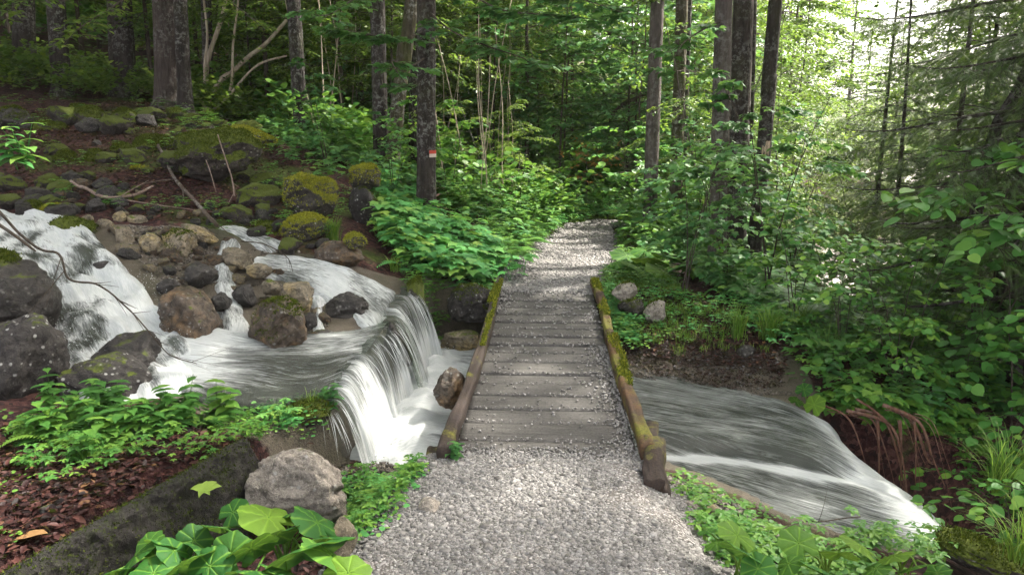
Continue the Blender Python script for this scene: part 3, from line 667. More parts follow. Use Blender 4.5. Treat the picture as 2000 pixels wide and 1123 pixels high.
# shore stones right and left
for poly, nn, s0, s1, dz in (([Wz(1220, 720, -.36), Wz(1530, 770, -.38), Wz(1620, 820, -.42), Wz(1400, 790, -.42), Wz(1230, 770, -.4)], 420, .005, .016, .0),
                         ([Wz(1200, 640, -.14), Wz(1520, 690, -.22), Wz(1530, 760, -.36), Wz(1210, 715, -.34)], 260, .006, .022, .0),
                         ([Wz(1280, 940, -.1), Wz(1400, 985, -.1), Wz(1500, 1060, -.1), Wz(1420, 1123, -.1), Wz(1340, 1010, 0)], 1500, .01, .035, .0),
                         ([Wz(650, 1123, -.1), Wz(690, 1060, -.1), Wz(800, 960, -.1), Wz(860, 920, 0), Wz(700, 1123, 0)], 1400, .008, .03, .0),
                         ([Wz(60, 1123, .08), Wz(40, 1080, .08), Wz(470, 868, .05), Wz(490, 885, .05)], 260, .005, .014, .0)):
    Pq = np.array([p[:2] for p in poly]); lo, hi = Pq.min(0), Pq.max(0)
    x = r.uniform(lo[0], hi[0], nn * 4); y = r.uniform(lo[1], hi[1], nn * 4); k = poly_sd(x, y, Pq) < 0; x, y = x[k][:nn], y[k][:nn]
    V, F, A = stones(xyz(x, y, H(x, y) + .004), r.uniform(s0, s1, len(x)), 5); acc.add(V, F, A * .6)
go = link("gravel", acc.mesh("gravel", M['gravel'], False))
tag(go, "loose pale grey gravel spread over the path and spilt on the bridge planks", "gravel", kind='stuff')

# ------------------------------------------------------------------ water
def sheet(rows, foam, clear=0.0, name="stream_water", zoff=.035, amp=.012, drape=True, freq=(9, 1.6), seed=0, vs=1.0, sink=.12, endsink=1.0):
    """rows: list of flow lines (each (k,3), upstream first) given bank to bank"""
    m = 90; n = 90
    L = np.stack([smooth_path(rw, n) for rw in rows])                      # rows, n, 3
    V = np.stack([smooth_path(L[:, i], m) for i in range(n)], 0)            # n along, m across
    du = np.linalg.norm(np.diff(V, axis=1), axis=2).mean(); ac = np.concatenate([np.zeros((n, 1)), np.cumsum(np.linalg.norm(np.diff(V, axis=1), axis=2), 1)], 1)
    al = np.concatenate([np.zeros((1, m)), np.cumsum(np.linalg.norm(np.diff(V, axis=0), axis=2), 0)], 0)
    U = ac.mean(0)[None, :] + 0 * ac; UV = np.stack([U, al.mean(1)[:, None] + 0 * U], -1)
    nzv = fbm(np.stack([U * freq[0], UV[..., 1] * freq[1], U * 0 + seed], -1), 3, seed)
    if drape: V[..., 2] = H(V[..., 0], V[..., 1], False) + zoff
    V[..., 2] += nzv * amp
    e_ = np.minimum(U - U.min(), U.max() - U); al_ = UV[..., 1]
    if drape: V[..., 2] -= (zoff + .06) * (1 - sstep(0, sink, e_ + .03 * fbm(np.stack([al_ * 5, U * 0, U * 0 + seed], -1), 2, seed))) ; V[..., 2] -= (zoff + .05) * sstep(al_.max() - .28, al_.max(), al_) * endsink
    fo = foam(V, UV) if callable(foam) else np.full((n, m), foam)
    cl = clear(V, UV) if callable(clear) else np.full((n, m), clear)
    UV = UV * [1, vs]
    return V, UV, fo, cl
class Water:
    def __init__(s): s.V = []; s.U = []; s.fo = []; s.cl = []; s.F = []; s.n = 0
    def add(s, V, UV, fo, cl):
        n, m = V.shape[:2]
        i = np.arange(n - 1)[:, None] * m; j = np.arange(m - 1)[None, :]
        s.F.append(np.stack([i + j, i + j + 1, i + m + j + 1, i + m + j], -1).reshape(-1, 4) + s.n)
        s.V.append(V.reshape(-1, 3)); s.U.append(UV.reshape(-1, 2)); s.fo.append(fo.ravel()); s.cl.append(cl.ravel()); s.n += n * m
    def build(s, name, lbl=None):
        o = link(name, new_mesh(name, np.concatenate(s.V), np.concatenate(s.F), M['water'], True, {'foam': np.concatenate(s.fo), 'clear': np.concatenate(s.cl)}, np.concatenate(s.U)))
        o['kind'] = 'structure'; return o
def WL(*pts): return [Wz(*p) for p in pts]
def WH(*pts): return [hit(p[0], p[1]) for p in pts]
# big white cascade on the left
wat = Water()
wat.add(*sheet([WH((-160, 430, 1.), (-120, 470, .9), (-60, 540, .65), (40, 620, .4), (85, 690, .22), (110, 750, .1), (160, 790, .06)),
                WH((-60, 425, 1.), (0, 460, .9), (60, 540, .62), (110, 620, .35), (150, 690, .2), (200, 750, .08), (250, 790, .04)),
                WH((60, 425, .97), (125, 470, .82), (185, 550, .55), (230, 620, .35), (290, 680, .18), (340, 740, .07), (370, 780, .03)),
                WH((150, 430, .93), (225, 490, .7), (285, 548, .5), (322, 605, .33), (370, 665, .18), (415, 708, .1), (460, 742, .05))],
               lambda V, UV: np.clip(.74 + .95 * fbm(V * np.array([5.0, 3.0, 3.0]), 4, 3), .1, 1) * sstep(-.02, .12, UV[..., 0]) * sstep(UV[..., 0].max() + .02, UV[..., 0].max() - .1, UV[..., 0]), 0.25, amp=.085, zoff=.07, seed=1, freq=(7, 4.0)))
# middle channel between the rocks
wat.add(*sheet([WH((420, 470, .72), (400, 520, .6), (400, 580, .4), (425, 640, .25), (430, 700, .1)),
                WH((450, 478, .70), (440, 530, .55), (450, 590, .38), (465, 640, .25), (470, 700, .1)),
                WH((480, 485, .68), (470, 535, .5), (490, 590, .36), (500, 645, .22), (515, 700, .1))],
               lambda V, UV: .62 + .3 * fbm(V * 3, 2, 3), 0.35, amp=.05, zoff=.05, seed=2, freq=(9, 5)))
# top trickle
wat.add(*sheet([WH((410, 455, .76), (470, 480, .66), (540, 510, .45)), WH((450, 447, .74), (510, 470, .6), (570, 505, .42)), WH((500, 452, .68), (560, 475, .5), (610, 505, .35))], .58, 0.3, amp=.02, zoff=.04, seed=7))
# far channel to the ledge
wat.add(*sheet([WH((480, 540, .42), (560, 560, .3), (640, 600, .2), (700, 650, .12), (740, 690, .07)),
                WH((500, 515, .45), (600, 535, .3), (680, 560, .22), (745, 600, .14), (770, 640, .1)),
                WH((540, 500, .45), (620, 512, .35), (700, 535, .25), (770, 565, .19), (800, 576, .18))],
               lambda V, UV: .60 + .35 * fbm(V * 2.5, 2, 5), 0.3, amp=.035, zoff=.05, seed=4, freq=(8, 3.5)))
# small drop between the rocks to the ledge
wat.add(*sheet([WH((590, 585, .25), (605, 620, .2), (600, 660, .12), (590, 690, .07)), WH((650, 590, .2), (640, 625, .18), (650, 660, .11), (660, 690, .07))], .7, .3, amp=.03, zoff=.05, seed=9))
# ledge pool
wat.add(*sheet([WH((150, 765, .08), (300, 765, .05), (400, 800, .02), (500, 815, .0), (645, 802, .02)),
                WH((200, 735, .1), (340, 745, .05), (470, 770, .03), (580, 775, .02), (667, 760, .03)),
                WH((260, 700, .12), (400, 720, .07), (520, 730, .05), (620, 730, .05), (700, 716, .05)),
                WH((330, 670, .16), (450, 695, .09), (560, 695, .08), (660, 685, .07), (732, 680, .08)),
                WH((400, 640, .2), (500, 665, .12), (600, 660, .11), (700, 650, .10), (765, 632, .12))],
               lambda V, UV: np.clip(.24 + .52 * np.exp(-((V[..., 0] + 2.35) / .55) ** 2) + .25 * sstep(-1.9, -1.1, V[..., 0]) * sstep(5.1, 5.7, V[..., 1]) + .22 * fbm(V * np.array([1.2, 4, 1]), 2, 5) - .22 * sstep(4.9, 4.6, V[..., 1]), 0, 1), .3, amp=.018, zoff=.05, seed=6, freq=(7, 2.2), sink=.08, endsink=0, vs=.55))
wat.build("stream_water")

# falls over the ledge
wat = Water()
def fall(e0, e1, v0, drop_z, n=60, m=150, seed=0, foam=.6, gap=None):
    E = smooth_path(EDGE, 400); i0, i1 = int(e0 * 399), int(e1 * 399); E = E[np.linspace(i0, i1, m).astype(int)]
    E = E + 0; E[:, 2] = H(E[:, 0], E[:, 1], False) * 0 + np.interp(E[:, 1], EDGE[:, 1], EDGE[:, 2]) + .045
    T = np.gradient(E, axis=0); T[:, 2] = 0; T /= np.linalg.norm(T, axis=1)[:, None]; O = np.stack([T[:, 1], -T[:, 0], 0 * T[:, 0]], -1)
    O[:, 1] -= .22; O /= np.linalg.norm(O, axis=1)[:, None]
    E = E + O * (.05 * fbm(xyz(np.arange(m) * .11, 0, seed + 2), 3, seed + 2))[:, None]; E[:, 2] += .03 * fbm(xyz(np.arange(m) * .16, 0, seed + 6), 3, seed + 6)
    s = np.linspace(-.28, 1, n)
    spd = v0 * (1 + .45 * fbm(xyz(np.arange(m) * .07, 0, seed), 3, seed))
    tt = np.sqrt(np.maximum(2 * (E[:, 2] - drop_z) / 9.8, 0))
    V = np.zeros((n, m, 3)); UV = np.zeros((n, m, 2))
    ac = np.concatenate([[0], np.cumsum(np.linalg.norm(np.diff(E, axis=0), axis=1))])
    for a_, q_ in enumerate(s):
        t = tt * abs(q_) * (1 if q_ > 0 else -1)
        V[a_] = E + O * (spd * t)[:, None]
        V[a_, :, 2] = E[:, 2] - (4.9 * t * t if q_ > 0 else 0)
        V[a_] += O * (.045 * fbm(xyz(ac * 20, q_ * .6, seed), 3, seed + 3) * max(q_, 0))[:, None]
        UV[a_, :, 0] = ac; UV[a_, :, 1] = q_ * .16
    fo = foam + .55 * fbm(xyz(ac * 7, 0, seed), 3, seed)[None, :] + .45 * sstep(.45, 1, s)[:, None] - .16 * sstep(.3, -.2, s)[:, None]
    cl = .42 + 0 * fo
    if gap is not None:
        g = gap(np.linspace(e0, e1, m)); fo = fo - g[None, :] * .5; cl = cl + .5 * g[None, :]
    return V, UV, np.clip(fo, 0, 1), np.clip(cl, 0, 1)
wat.add(*fall(0.0, .60, .62, -.45, seed=3, foam=.38))
wat.add(*fall(.60, 1.0, .78, -.45, seed=5, foam=.48, gap=lambda e: sstep(.76, .64, e)))
wat.build("waterfall")
# thin threads of water beside and in front of the sheet
acc = Acc(); r = np.random.RandomState(5); E = smooth_path(EDGE, 400)
for k in range(110):
    i_ = r.randint(0, 399) if k > 9 else r.randint(0, 10); e = E[i_].copy(); e[2] = np.interp(e[1], EDGE[:, 1], EDGE[:, 2]) + .05
    v = r.uniform(.55, .95) if k > 9 else r.uniform(.1, .8); t = np.linspace(.02 + r.uniform(0, .1), r.uniform(.2, .31), 14)
    if k <= 9: e[:2] += (r.uniform(-.10, .02), r.uniform(-.12, 0))
    p = np.stack([e[0] + v * t, e[1] - .22 * v * t + r.normal(0, .004), e[2] - 4.9 * t * t], -1)
    V, F = tube(p, r.uniform(.0006, .0016) * np.sin(np.linspace(.15, 3, 14)), 5, False); acc.add(V, F, 1)
def drops(C, s, rr):
    o8 = np.array([[1, 0, 0], [-1, 0, 0], [0, 1, 0], [0, -1, 0], [0, 0, 1], [0, 0, -1]], float); f8 = np.array([[0, 2, 4], [2, 1, 4], [1, 3, 4], [3, 0, 4], [2, 0, 5], [1, 2, 5], [3, 1, 5], [0, 3, 5]])
    V = C[:, None] + o8[None] * s[:, None, None] * rr.uniform(.6, 1.4, (len(C), 6, 1)); return V.reshape(-1, 3), (f8[None] + (np.arange(len(C)) * 6)[:, None, None]).reshape(-1, 3)
n = 2600; t_ = r.uniform(0, 1, n); e = smooth_path(EDGE, 400)[(t_ * 399).astype(int)]; xo = r.normal(.24, .06, n); C = np.stack([e[:, 0] + xo, e[:, 1] - .06 + r.normal(0, .03, n), WL_POOL + .03 + np.abs(r.normal(0, .045, n))], -1)
V, F = drops(C, r.uniform(.001, .0045, n), r); acc.add(V, F, 1)
n = 1500; P_ = np.array([hit(*p)[:2] for p in [(60, 560), (300, 560), (400, 680), (330, 740), (130, 720)]]); lo, hi = P_.min(0), P_.max(0); x = r.uniform(lo[0], hi[0], n); y = r.uniform(lo[1], hi[1], n); k = poly_sd(x, y, P_) < 0; x, y = x[k], y[k]
V, F = drops(np.stack([x, y, H(x, y, False) + .10 + np.abs(r.normal(0, .03, len(x)))], -1), r.uniform(.001, .004, len(x)), r); acc.add(V, F, 1)
me = acc.mesh("waterfall_spray", None)
q = NT('spray_water'); M['spray'] = q.out(q.principled((.75, .78, .78), .4)); me.materials.append(M['spray'])
th = link("waterfall_spray", me); th['kind'] = 'structure'

# lower pool, under the bridge, right channel and lip
wat = Water()
z0, z1 = WL_POOL, WL_RIGHT
def stepy(x): return 4.89 - .17 * (x - 1.39) + .035 * np.sin(x * 5)
def lower_foam(V, UV):
    x, y = V[..., 0], V[..., 1]
    base = sstep(.5, -.75, x) * .36 + .37
    base = base + .3 * sstep(-.45, -.85, x)
    step_y = 4.92 - .28 * (x - 1.0)
    st = y - stepy(x)
    base = base + .60 * np.exp(-((st + .01) / .05) ** 2) * sstep(.65, .9, x) - .20 * np.exp(-((st - .13) / .07) ** 2) * (1 + .8 * fbm(np.stack([x * 9 + y * 6, x * 0, x * 0], -1), 3, 3)) * sstep(.65, .85, x) * sstep(2.3, 1.9, x)
    base = base + .42 * sstep(2.15, 2.5, x) + .2 * fbm(V * np.array([1.0, 3.5, 1]), 2, 8)
    base = base - .3 * sstep(6.9, 7.3, y) * sstep(-.3, -.6, x)*0
    return np.clip(base, 0, 1)
rows = [WL((600, 935, -.42), (700, 935, -.42), (850, 940, -.42), (1080, 975, -.44), (1300, 985, -.47), (1430, 1030, -.5), (1600, 1100, -.55), (1800, 1110, -.6), (1900, 1100, -.75), (1960, 1123, -1.2), (1990, 1180, -1.7)),
        WL((640, 885, -.42), (750, 880, -.42), (880, 870, -.42), (1080, 890, -.44), (1290, 900, -.47), (1440, 940, -.5), (1600, 985, -.55), (1760, 1030, -.6), (1860, 1050, -.75), (1920, 1110, -1.2), (1950, 1180, -1.7)),
        WL((680, 830, -.42), (800, 810, -.42), (920, 800, -.42), (1080, 820, -.44), (1250, 835, -.46), (1420, 865, -.49), (1550, 890, -.53), (1700, 935, -.57), (1760, 960, -.7), (1820, 1010, -1.2), (1840, 1100, -1.7)),
        WL((730, 760, -.42), (820, 735, -.42), (920, 730, -.42), (1080, 750, -.44), (1240, 770, -.46), (1400, 800, -.49), (1500, 820, -.51), (1610, 850, -.54), (1660, 880, -.7), (1700, 940, -1.2), (1720, 1040, -1.7)),
        WL((800, 660, -.42), (860, 645, -.42), (940, 650, -.42), (1080, 690, -.44), (1240, 735, -.46), (1400, 772, -.48), (1490, 790, -.5), (1590, 815, -.52), (1630, 840, -.65), (1660, 900, -1.1), (1680, 1000, -1.6))]
for rw in rows[:1]:
    for k_ in range(3): rw[k_] = rw[k_] + [0, -.12, 0]
V, UV, fo, cl = sheet(rows, lower_foam, 0.12, drape=False, amp=.022, seed=12, freq=(8, 2.0), vs=.5)
st = V[..., 1] - stepy(V[..., 0])
V[..., 2] += .085 * sstep(.02, .22, st) * sstep(.7, 1.0, V[..., 0]) * sstep(2.5, 2.1, V[..., 0])
pf = np.exp(-(((V[..., 0] + .72) / .22) ** 2)) * sstep(4.4, 4.8, V[..., 1]) * sstep(7.3, 6.9, V[..., 1])
V[..., 2] += pf * (.05 + .10 * fbm(V * 9, 4, 4)) + .03 * sstep(.3, -.2, V[..., 0]) * fbm(V * 14, 3, 6)
wat.add(V, UV, fo, cl)
wat.build("stream_water")
# deeper water below the lip
V, F = box(2.2, 9, 1.5, 7, -2.4, -1.95)
rv = new_mesh("ravine_water", V, F, M['water'], False, {'foam': np.zeros(8) + .15, 'clear': np.zeros(8)}, V[:, :2] * 1.0); tag(link("ravine_water", rv), kind='structure')
# ------------------------------------------------------------------ rocks
import bmesh
def ico(sub):
    bm = bmesh.new(); bmesh.ops.create_icosphere(bm, subdivisions=sub, radius=1.0)
    V = np.array([v.co[:] for v in bm.verts]); F = np.array([[v.index for v in f.verts] for f in bm.faces]); bm.free(); return V, F
ICO5 = ico(5); ICO4 = ico(4); ICO3 = ico(3)
def rock_shape(seed, base=ICO5, ang=.7, amp=.26):
    V, F = base; r = np.random.RandomState(seed); P = V.copy()
    for _ in range(17):                                   # cut facets
        n = r.normal(0, 1, 3); n /= np.linalg.norm(n); d = r.uniform(.60, .9)
        k = P @ n; over = np.maximum(k - d, 0) * ang * 1.35; P = P - np.minimum(over, np.maximum(k - d, 0))[:, None] * n
    P = P * (1 + amp * fbm(V * 1.1, 4, seed) + .13 * (.5 - np.abs(fbm(V * 2.1 + 3, 4, seed + 5)) * 2.6) + .05 * fbm(V * 5, 4, seed + 7) + .03 * fbm(V * 14, 3, seed + 9))[:, None]
    return P, F
ROCKS = []
def tufts_on(V, F, scale, seed, n, thr, size, zero=.0):
    """little moss blades on the upward faces of a rock (V already in metres)"""
    r = np.random.RandomState(seed); T = V[F]; N = np.cross(T[:, 1] - T[:, 0], T[:, 2] - T[:, 0]); ar = np.linalg.norm(N, axis=1) + 1e-12; N = N / ar[:, None]
    c = T.mean(1); w_ = ar * np.clip(N[:, 2] + thr + .8 * fbm(c * 4 + seed, 3, seed), 0, 1) ** 1.5
    if w_.sum() <= 0: return None
    i = r.choice(len(F), n, p=w_ / w_.sum()); b = r.dirichlet((1, 1, 1), n)
    P = (T[i] * b[..., None]).sum(1)
    return moss_tufts(P, N[i], 3, size, seed)
def rock(cx, cy, w_, h_, mat, label, seed, moss=0, depthf=1.0, d=None, tilt=0, name="boulder", cat="boulder", group=None, dz=0.0, ang=.5, tsize=.016, base=None):
    """a rock whose outline in the photo is w_ x h_ px centred on cx, cy; stands where its foot meets the ground"""
    foot = hit(cx, cy + h_ * .42) if d is None else at_y(cx, cy + h_ * .42, d)
    s = depth(foot) / FPX; rx = w_ * s / 2; rz = h_ * s / 2 * 1.08; ry = (rx * .6 + rz * .4) * depthf
    c = at_y(cx, cy, foot[1] + ry * .55); c[2] += dz
    V, F = rock_shape(seed, base or (ICO5 if w_ > 70 else ICO4), ang); ext = np.abs(V).max(0); V = V / ext * np.array([rx, ry, rz])
    ca, sa = cos(tilt), sin(tilt); V = np.stack([V[:, 0] * ca - V[:, 2] * sa, V[:, 1], V[:, 0] * sa + V[:, 2] * ca], -1)
    o = link(name, new_mesh(name, V, F, M[mat]), None, c)
    tag(o, label, cat, group)
    if moss:
        t = tufts_on(V, F, 1, seed, int(moss * 3000 * min(2.4, max(.25, (rx * rz) / .04))), moss - .55, tsize)
        if t is not None:
            yel = .5 if mat == 'rock_yellowmoss' else .0
            link("moss", new_mesh("moss", t[0], t[1], M['moss_tuft'], True, {'tone': np.clip(t[2] * .55 + yel + .08, 0, 1)}), o)
    return o
rock(30, 585, 190, 190, 'rock_dark', "large black wet boulder at the left edge beside the white cascade", 1, 0, d=5.15, ang=.3)
rock(10, 525, 90, 70, 'rock_mossy', "green mossy hump on top of the black boulder at the left edge", 61, .9, d=5.3)
rock(30, 705, 180, 175, 'rock_lichen', "dark speckled boulder under the black one at the left edge", 2, 0, d=4.55)
rock(215, 748, 235, 112, 'rock_lichen', "broad dark boulder speckled with pale lichen above the green herbs", 3, .0, d=4.65, tilt=-.18)
rock(255, 700, 170, 100, 'rock_dark', "dark wet dome half drowned at the foot of the cascade", 4, d=5.0)
rock(382, 630, 120, 148, 'rock_brown', "tall brown wet rock leaning beside the right of the cascade", 5, tilt=.45, d=5.5)
rock(545, 637, 112, 124, 'rock_brown', "big tan and dark blocky rock standing on the ledge pool", 6, .3, d=5.5)
rock(583, 580, 62, 66, 'rock_tan', "tan squarish rock behind the big blocky rock", 7, d=6.25)
rock(350, 484, 76, 70, 'rock_tan', "round mossy tan rock above the cascade next to a yellow one", 8, .25, d=6.9)
rock(294, 482, 54, 52, 'rock_tan', "round yellowish rock left of the mossy tan rock", 9, d=6.85)
rock(247, 468, 34, 52, 'rock_tan', "small knobbly tan rock stacked left of the yellowish rock", 10, d=6.9, tilt=.3)
rock(388, 458, 78, 28, 'rock_tan', "flat pale slab slanting down to the water", 11, tilt=-.5, d=7.1)
rock(145, 458, 104, 68, 'rock_mossy', "dark green mossy rock in the water at the head of the cascade", 12, .35, d=6.95)
rock(392, 538, 66, 50, 'rock_dark', "dark shiny rock in the middle of the rocky run", 13, d=6.3)
rock(462, 506, 68, 36, 'rock_tan', "light tan rock between the two small water channels", 14, tilt=-.3, d=6.9)
rock(528, 561, 42, 32, 'rock_tan', "small tan cobble beside the tan squarish rock", 15, d=6.5)
rock(478, 578, 50, 44, 'rock_dark', "dark wet cobble left of the big blocky rock", 16, d=6.3)
rock(680, 605, 92, 64, 'rock_dark', "smooth grey rock lapped by water on the ledge", 17, d=6.4, ang=.3)
rock(662, 497, 104, 56, 'rock_brown', "long dark brown boulder below the small yellow moss cap", 18, d=7.35, ang=.3)
rock(610, 385, 116, 96, 'rock_yellowmoss', "boulder with a bright yellow moss top on the bank", 19, .75, d=8.1)
rock(712, 402, 60, 84, 'rock_lichen', "upright grey speckled boulder under a moss cap near the trunks", 20, .1, d=8.9)
rock(712, 346, 66, 52, 'rock_yellowmoss', "yellow moss cushion topping the grey speckled boulder", 21, .8, d=8.95)
rock(600, 450, 104, 62, 'rock_yellowmoss', "yellow mossy rock hanging over the stream below the big moss boulder", 23, .85, d=7.7)
rock(695, 472, 46, 32, 'rock_yellowmoss', "small round yellow moss cap on the dark brown boulder", 24, .95, d=7.4)
rock(520, 462, 110, 56, 'rock_mossy', "shadowed mossy rock at the head of the trickle", 25, .5, d=7.75)
rock(430, 432, 40, 32, 'rock_yellowmoss', "little moss cushion beside the fallen stick", 26, .8, d=7.8)
rock(420, 318, 200, 112, 'rock_mossy', "very large rock wholly covered in dark moss on the slope", 22, 1.0, d=8.75, ang=.3, dz=.12)
rock(490, 268, 130, 34, 'rock_yellowmoss', "long mossy ledge rock below the bent pale stems", 27, .8, tilt=-.28, d=11)
rock(634, 654, 50, 24, 'rock_dark', "low dark stone awash right of the big blocky rock", 28, d=5.9)
rock(443, 688, 48, 28, 'rock_dark', "small dark stone at the foot of the tall brown rock", 29, d=5.4)
rock(878, 764, 82, 84, 'rock_brown', "blocky yellow brown rock in the foaming pool beside the bridge", 30, d=5.35, depthf=1.1)
rock(917, 596, 98, 84, 'rock_lichen', "rounded boulder wedged against the far left end of the bridge", 31, .2, d=7.5, ang=.3)
rock(582, 952, 200, 150, 'rock_pale', "large pale granite boulder in front of the ledge by the wall", 32, d=3.7, depthf=.8, ang=.45)
rock(838, 992, 44, 40, 'rock_pale', "pale fist sized stone at the left edge of the gravel", 33, name="stone", cat="stone")
rock(668, 1055, 60, 90, 'rock_tan', "tan stone half hidden by the big round leaves", 34, d=2.75, name="stone", cat="stone")
rock(710, 1112, 44, 30, 'rock_pale', "pinkish pale cobble at the bottom edge left of the gravel", 35, name="stone", cat="stone")
rock(1220, 572, 54, 42, 'rock_pale', "grey angular rock at the far right end of the bridge", 36, .1, d=7.5)
rock(1235, 600, 60, 40, 'rock_dark', "dark hollow rock under the grey angular rock", 66, .2, d=7.35)
rock(1278, 606, 44, 42, 'rock_pale', "whitish lichen stone on the right bank", 37, .1, d=7.2)
rock(1458, 690, 38, 32, 'rock_dark', "single dark round stone at the roots of the grass tuft", 38, d=6.5, name="stone", cat="stone")
rock(1392, 1000, 46, 30, 'rock_tan', "low tan stone at the right edge of the gravel", 39, name="stone", cat="stone")
rock(1352, 992, 40, 26, 'rock_pale', "light flat stone near the rotten end of the right beam", 40, name="stone", cat="stone")
rock(90, 998, 36, 24, 'rock_dark', "small grey stone lying in the red leaf litter", 41, d=3.1, name="stone", cat="stone")
rock(160, 225, 66, 40, 'rock_mossy', "mossy rock high on the slope under the lichen trunk", 42, .8, d=11.8)
rock(92, 262, 84, 62, 'rock_mossy', "dark overhanging rock with a thin moss lip", 43, .5, d=10.5)
rock(178, 240, 62, 60, 'rock_mossy', "rock with a green sloping moss cap and pale face", 44, .9, d=10.9)
rock(242, 236, 56, 44, 'rock_mossy', "squat mossy rock with a grey front", 45, .7, d=11)
rock(238, 300, 48, 46, 'rock_mossy', "moss covered stone beside the fallen stick", 46, .95, d=9.6)
rock(280, 345, 50, 40, 'rock_yellowmoss', "bright green moss ball below the fallen stick", 47, 1.0, d=8.9)
rock(130, 318, 48, 48, 'rock_mossy', "mossy stone left of a similar round one", 48, .9, d=9.1)
rock(186, 310, 40, 42, 'rock_mossy', "round moss ball in the red leaves", 49, .95, d=9.2)
rock(345, 226, 40, 32, 'rock_mossy', "mossy stone at the foot of the twin trunks", 50, .9, d=12)
rock(104, 412, 46, 28, 'rock_yellowmoss', "green moss hump at the stream edge upper left", 51, 1.0, d=7.5)
rock(64, 406, 40, 28, 'rock_mossy', "duller moss hump left of the green one", 52, .9, d=7.5)
rock(300, 290, 90, 50, 'rock_mossy', "broad mossy rock across the fallen stick", 53, .85, d=9.7)
rock(30, 250, 90, 80, 'rock_dark', "black rock mass at the far upper left", 54, .3, d=10.5)
rock(268, 432, 44, 26, 'rock_tan', "oval grey stone on the upper stream bank", 55, d=7.4, name="stone", cat="stone")
rock(235, 426, 26, 26, 'rock_tan', "roundish stone touching the oval grey stone", 56, d=7.4, name="stone", cat="stone")
rock(205, 440, 36, 26, 'rock_tan', "grey stone right of the mossy water rock", 57, d=7.2, name="stone", cat="stone")
rock(170, 432, 30, 30, 'rock_tan', "pale stone behind the mossy water rock", 58, d=7.3, name="stone", cat="stone")
rock(905, 655, 100, 40, 'rock_tan', "flat yellowish slab under shallow water by the bridge", 59, d=7.3, dz=-.06)
rock(760, 928, 130, 36, 'rock_brown', "wet brown slab at the near shore of the pool", 60, d=4.3, dz=-.10)
rock(420, 795, 110, 40, 'rock_mossy', "low mossy hump at the corner of the ledge pool", 63, .6, d=4.7)
rock(590, 812, 140, 50, 'rock_mossy', "mossy rim of the ledge beside the waterfall", 64, .75, d=4.45, tilt=.2)
rock(810, 600, 44, 110, 'rock_mossy', "steep mossy face at the far side of the waterfall", 65, .5, d=7.1)
rock(1910, 1085, 200, 60, 'rock_mossy', "mossy brink of the ravine at the bottom right", 67, .6, d=3.6, tilt=-.35)
rock(766, 668, 34, 74, 'rock_dark', "narrow dark rock face splitting the waterfall in two", 70, d=5.95)
rock(598, 628, 44, 40, 'rock_lichen', "grey stone leaning on the right side of the big blocky rock", 71, d=5.75, name="stone", cat="stone")
rock(432, 590, 46, 40, 'rock_dark', "dark wet stone in the middle channel below the shiny rock", 72, d=5.95, name="stone", cat="stone")
rock(505, 528, 54, 34, 'rock_tan', "tan flat stone at the fork of the two small channels", 73, d=6.75, name="stone", cat="stone")
rock(330, 560, 44, 36, 'rock_lichen', "grey wet stone at the upper right edge of the white cascade", 74, d=6.1, name="stone", cat="stone")
rock(205, 520, 52, 24, 'rock_dark', "dark wet stone showing through the upper cascade", 75, d=6.3, name="stone", cat="stone")
# many smaller stones along the stream, copies of a few shapes
protos = []
for k, mt in enumerate(['rock_dark', 'rock_brown', 'rock_tan', 'rock_mossy', 'rock_lichen', 'rock_dark', 'rock_tan', 'rock_brown']):
    V, F = rock_shape(200 + k, ICO4, .7); V = V / np.abs(V).max(0) * np.array([1, .8, .62]); protos.append(new_mesh("stone", V, F, M[mt]))
r = np.random.RandomState(3)
def scatter_stones(poly_px, n, smin, smax, kinds, label, group):
    P = np.array([hit(*p)[:2] for p in poly_px]); lo, hi = P.min(0), P.max(0); k = 0
    while k < n:
        x, y = r.uniform(lo[0], hi[0]), r.uniform(lo[1], hi[1])
        if poly_sd(np.array([x]), np.array([y]), P)[0] > 0: continue
        s = smin + (smax - smin) * r.uniform() ** 2
        o = link("stone", protos[r.choice(kinds)], None, (x, y, h1(x, y) + s * .25), (r.uniform(-.3, .3), r.uniform(-.3, .3), r.uniform(0, 6.3)), s)
        tag(o, label, "stone", group); k += 1
scatter_stones([(210, 450), (420, 460), (470, 480), (440, 560), (330, 560), (250, 505)], 70, .03, .11, [6, 1, 2, 4, 7, 1], "wet brown fist sized stones between cascade and middle channel", "stones between the cascade and the middle channel")
scatter_stones([(450, 540), (560, 530), (640, 600), (640, 660), (500, 680), (450, 640)], 46, .03, .10, [6, 1, 2, 7, 4], "wet stones around the big blocky rock in the stream", "stones around the blocky rock")
scatter_stones([(-20, 345), (200, 350), (260, 430), (0, 430)], 60, .05, .17, [0, 3, 4, 7, 0], "shadowed rubble stones on the upper left bank", "rubble on the upper left bank")
scatter_stones([(200, 360), (420, 400), (430, 445), (240, 430)], 26, .03, .12, [0, 3, 4, 6], "dull stones in the leaf litter above the stream", "stones in the leaves above the stream")
scatter_stones([(1200, 560), (1340, 570), (1480, 650), (1230, 650)], 12, .02, .06, [4, 6, 0], "small stones on the right bank below the rocks", "stones on the right bank")

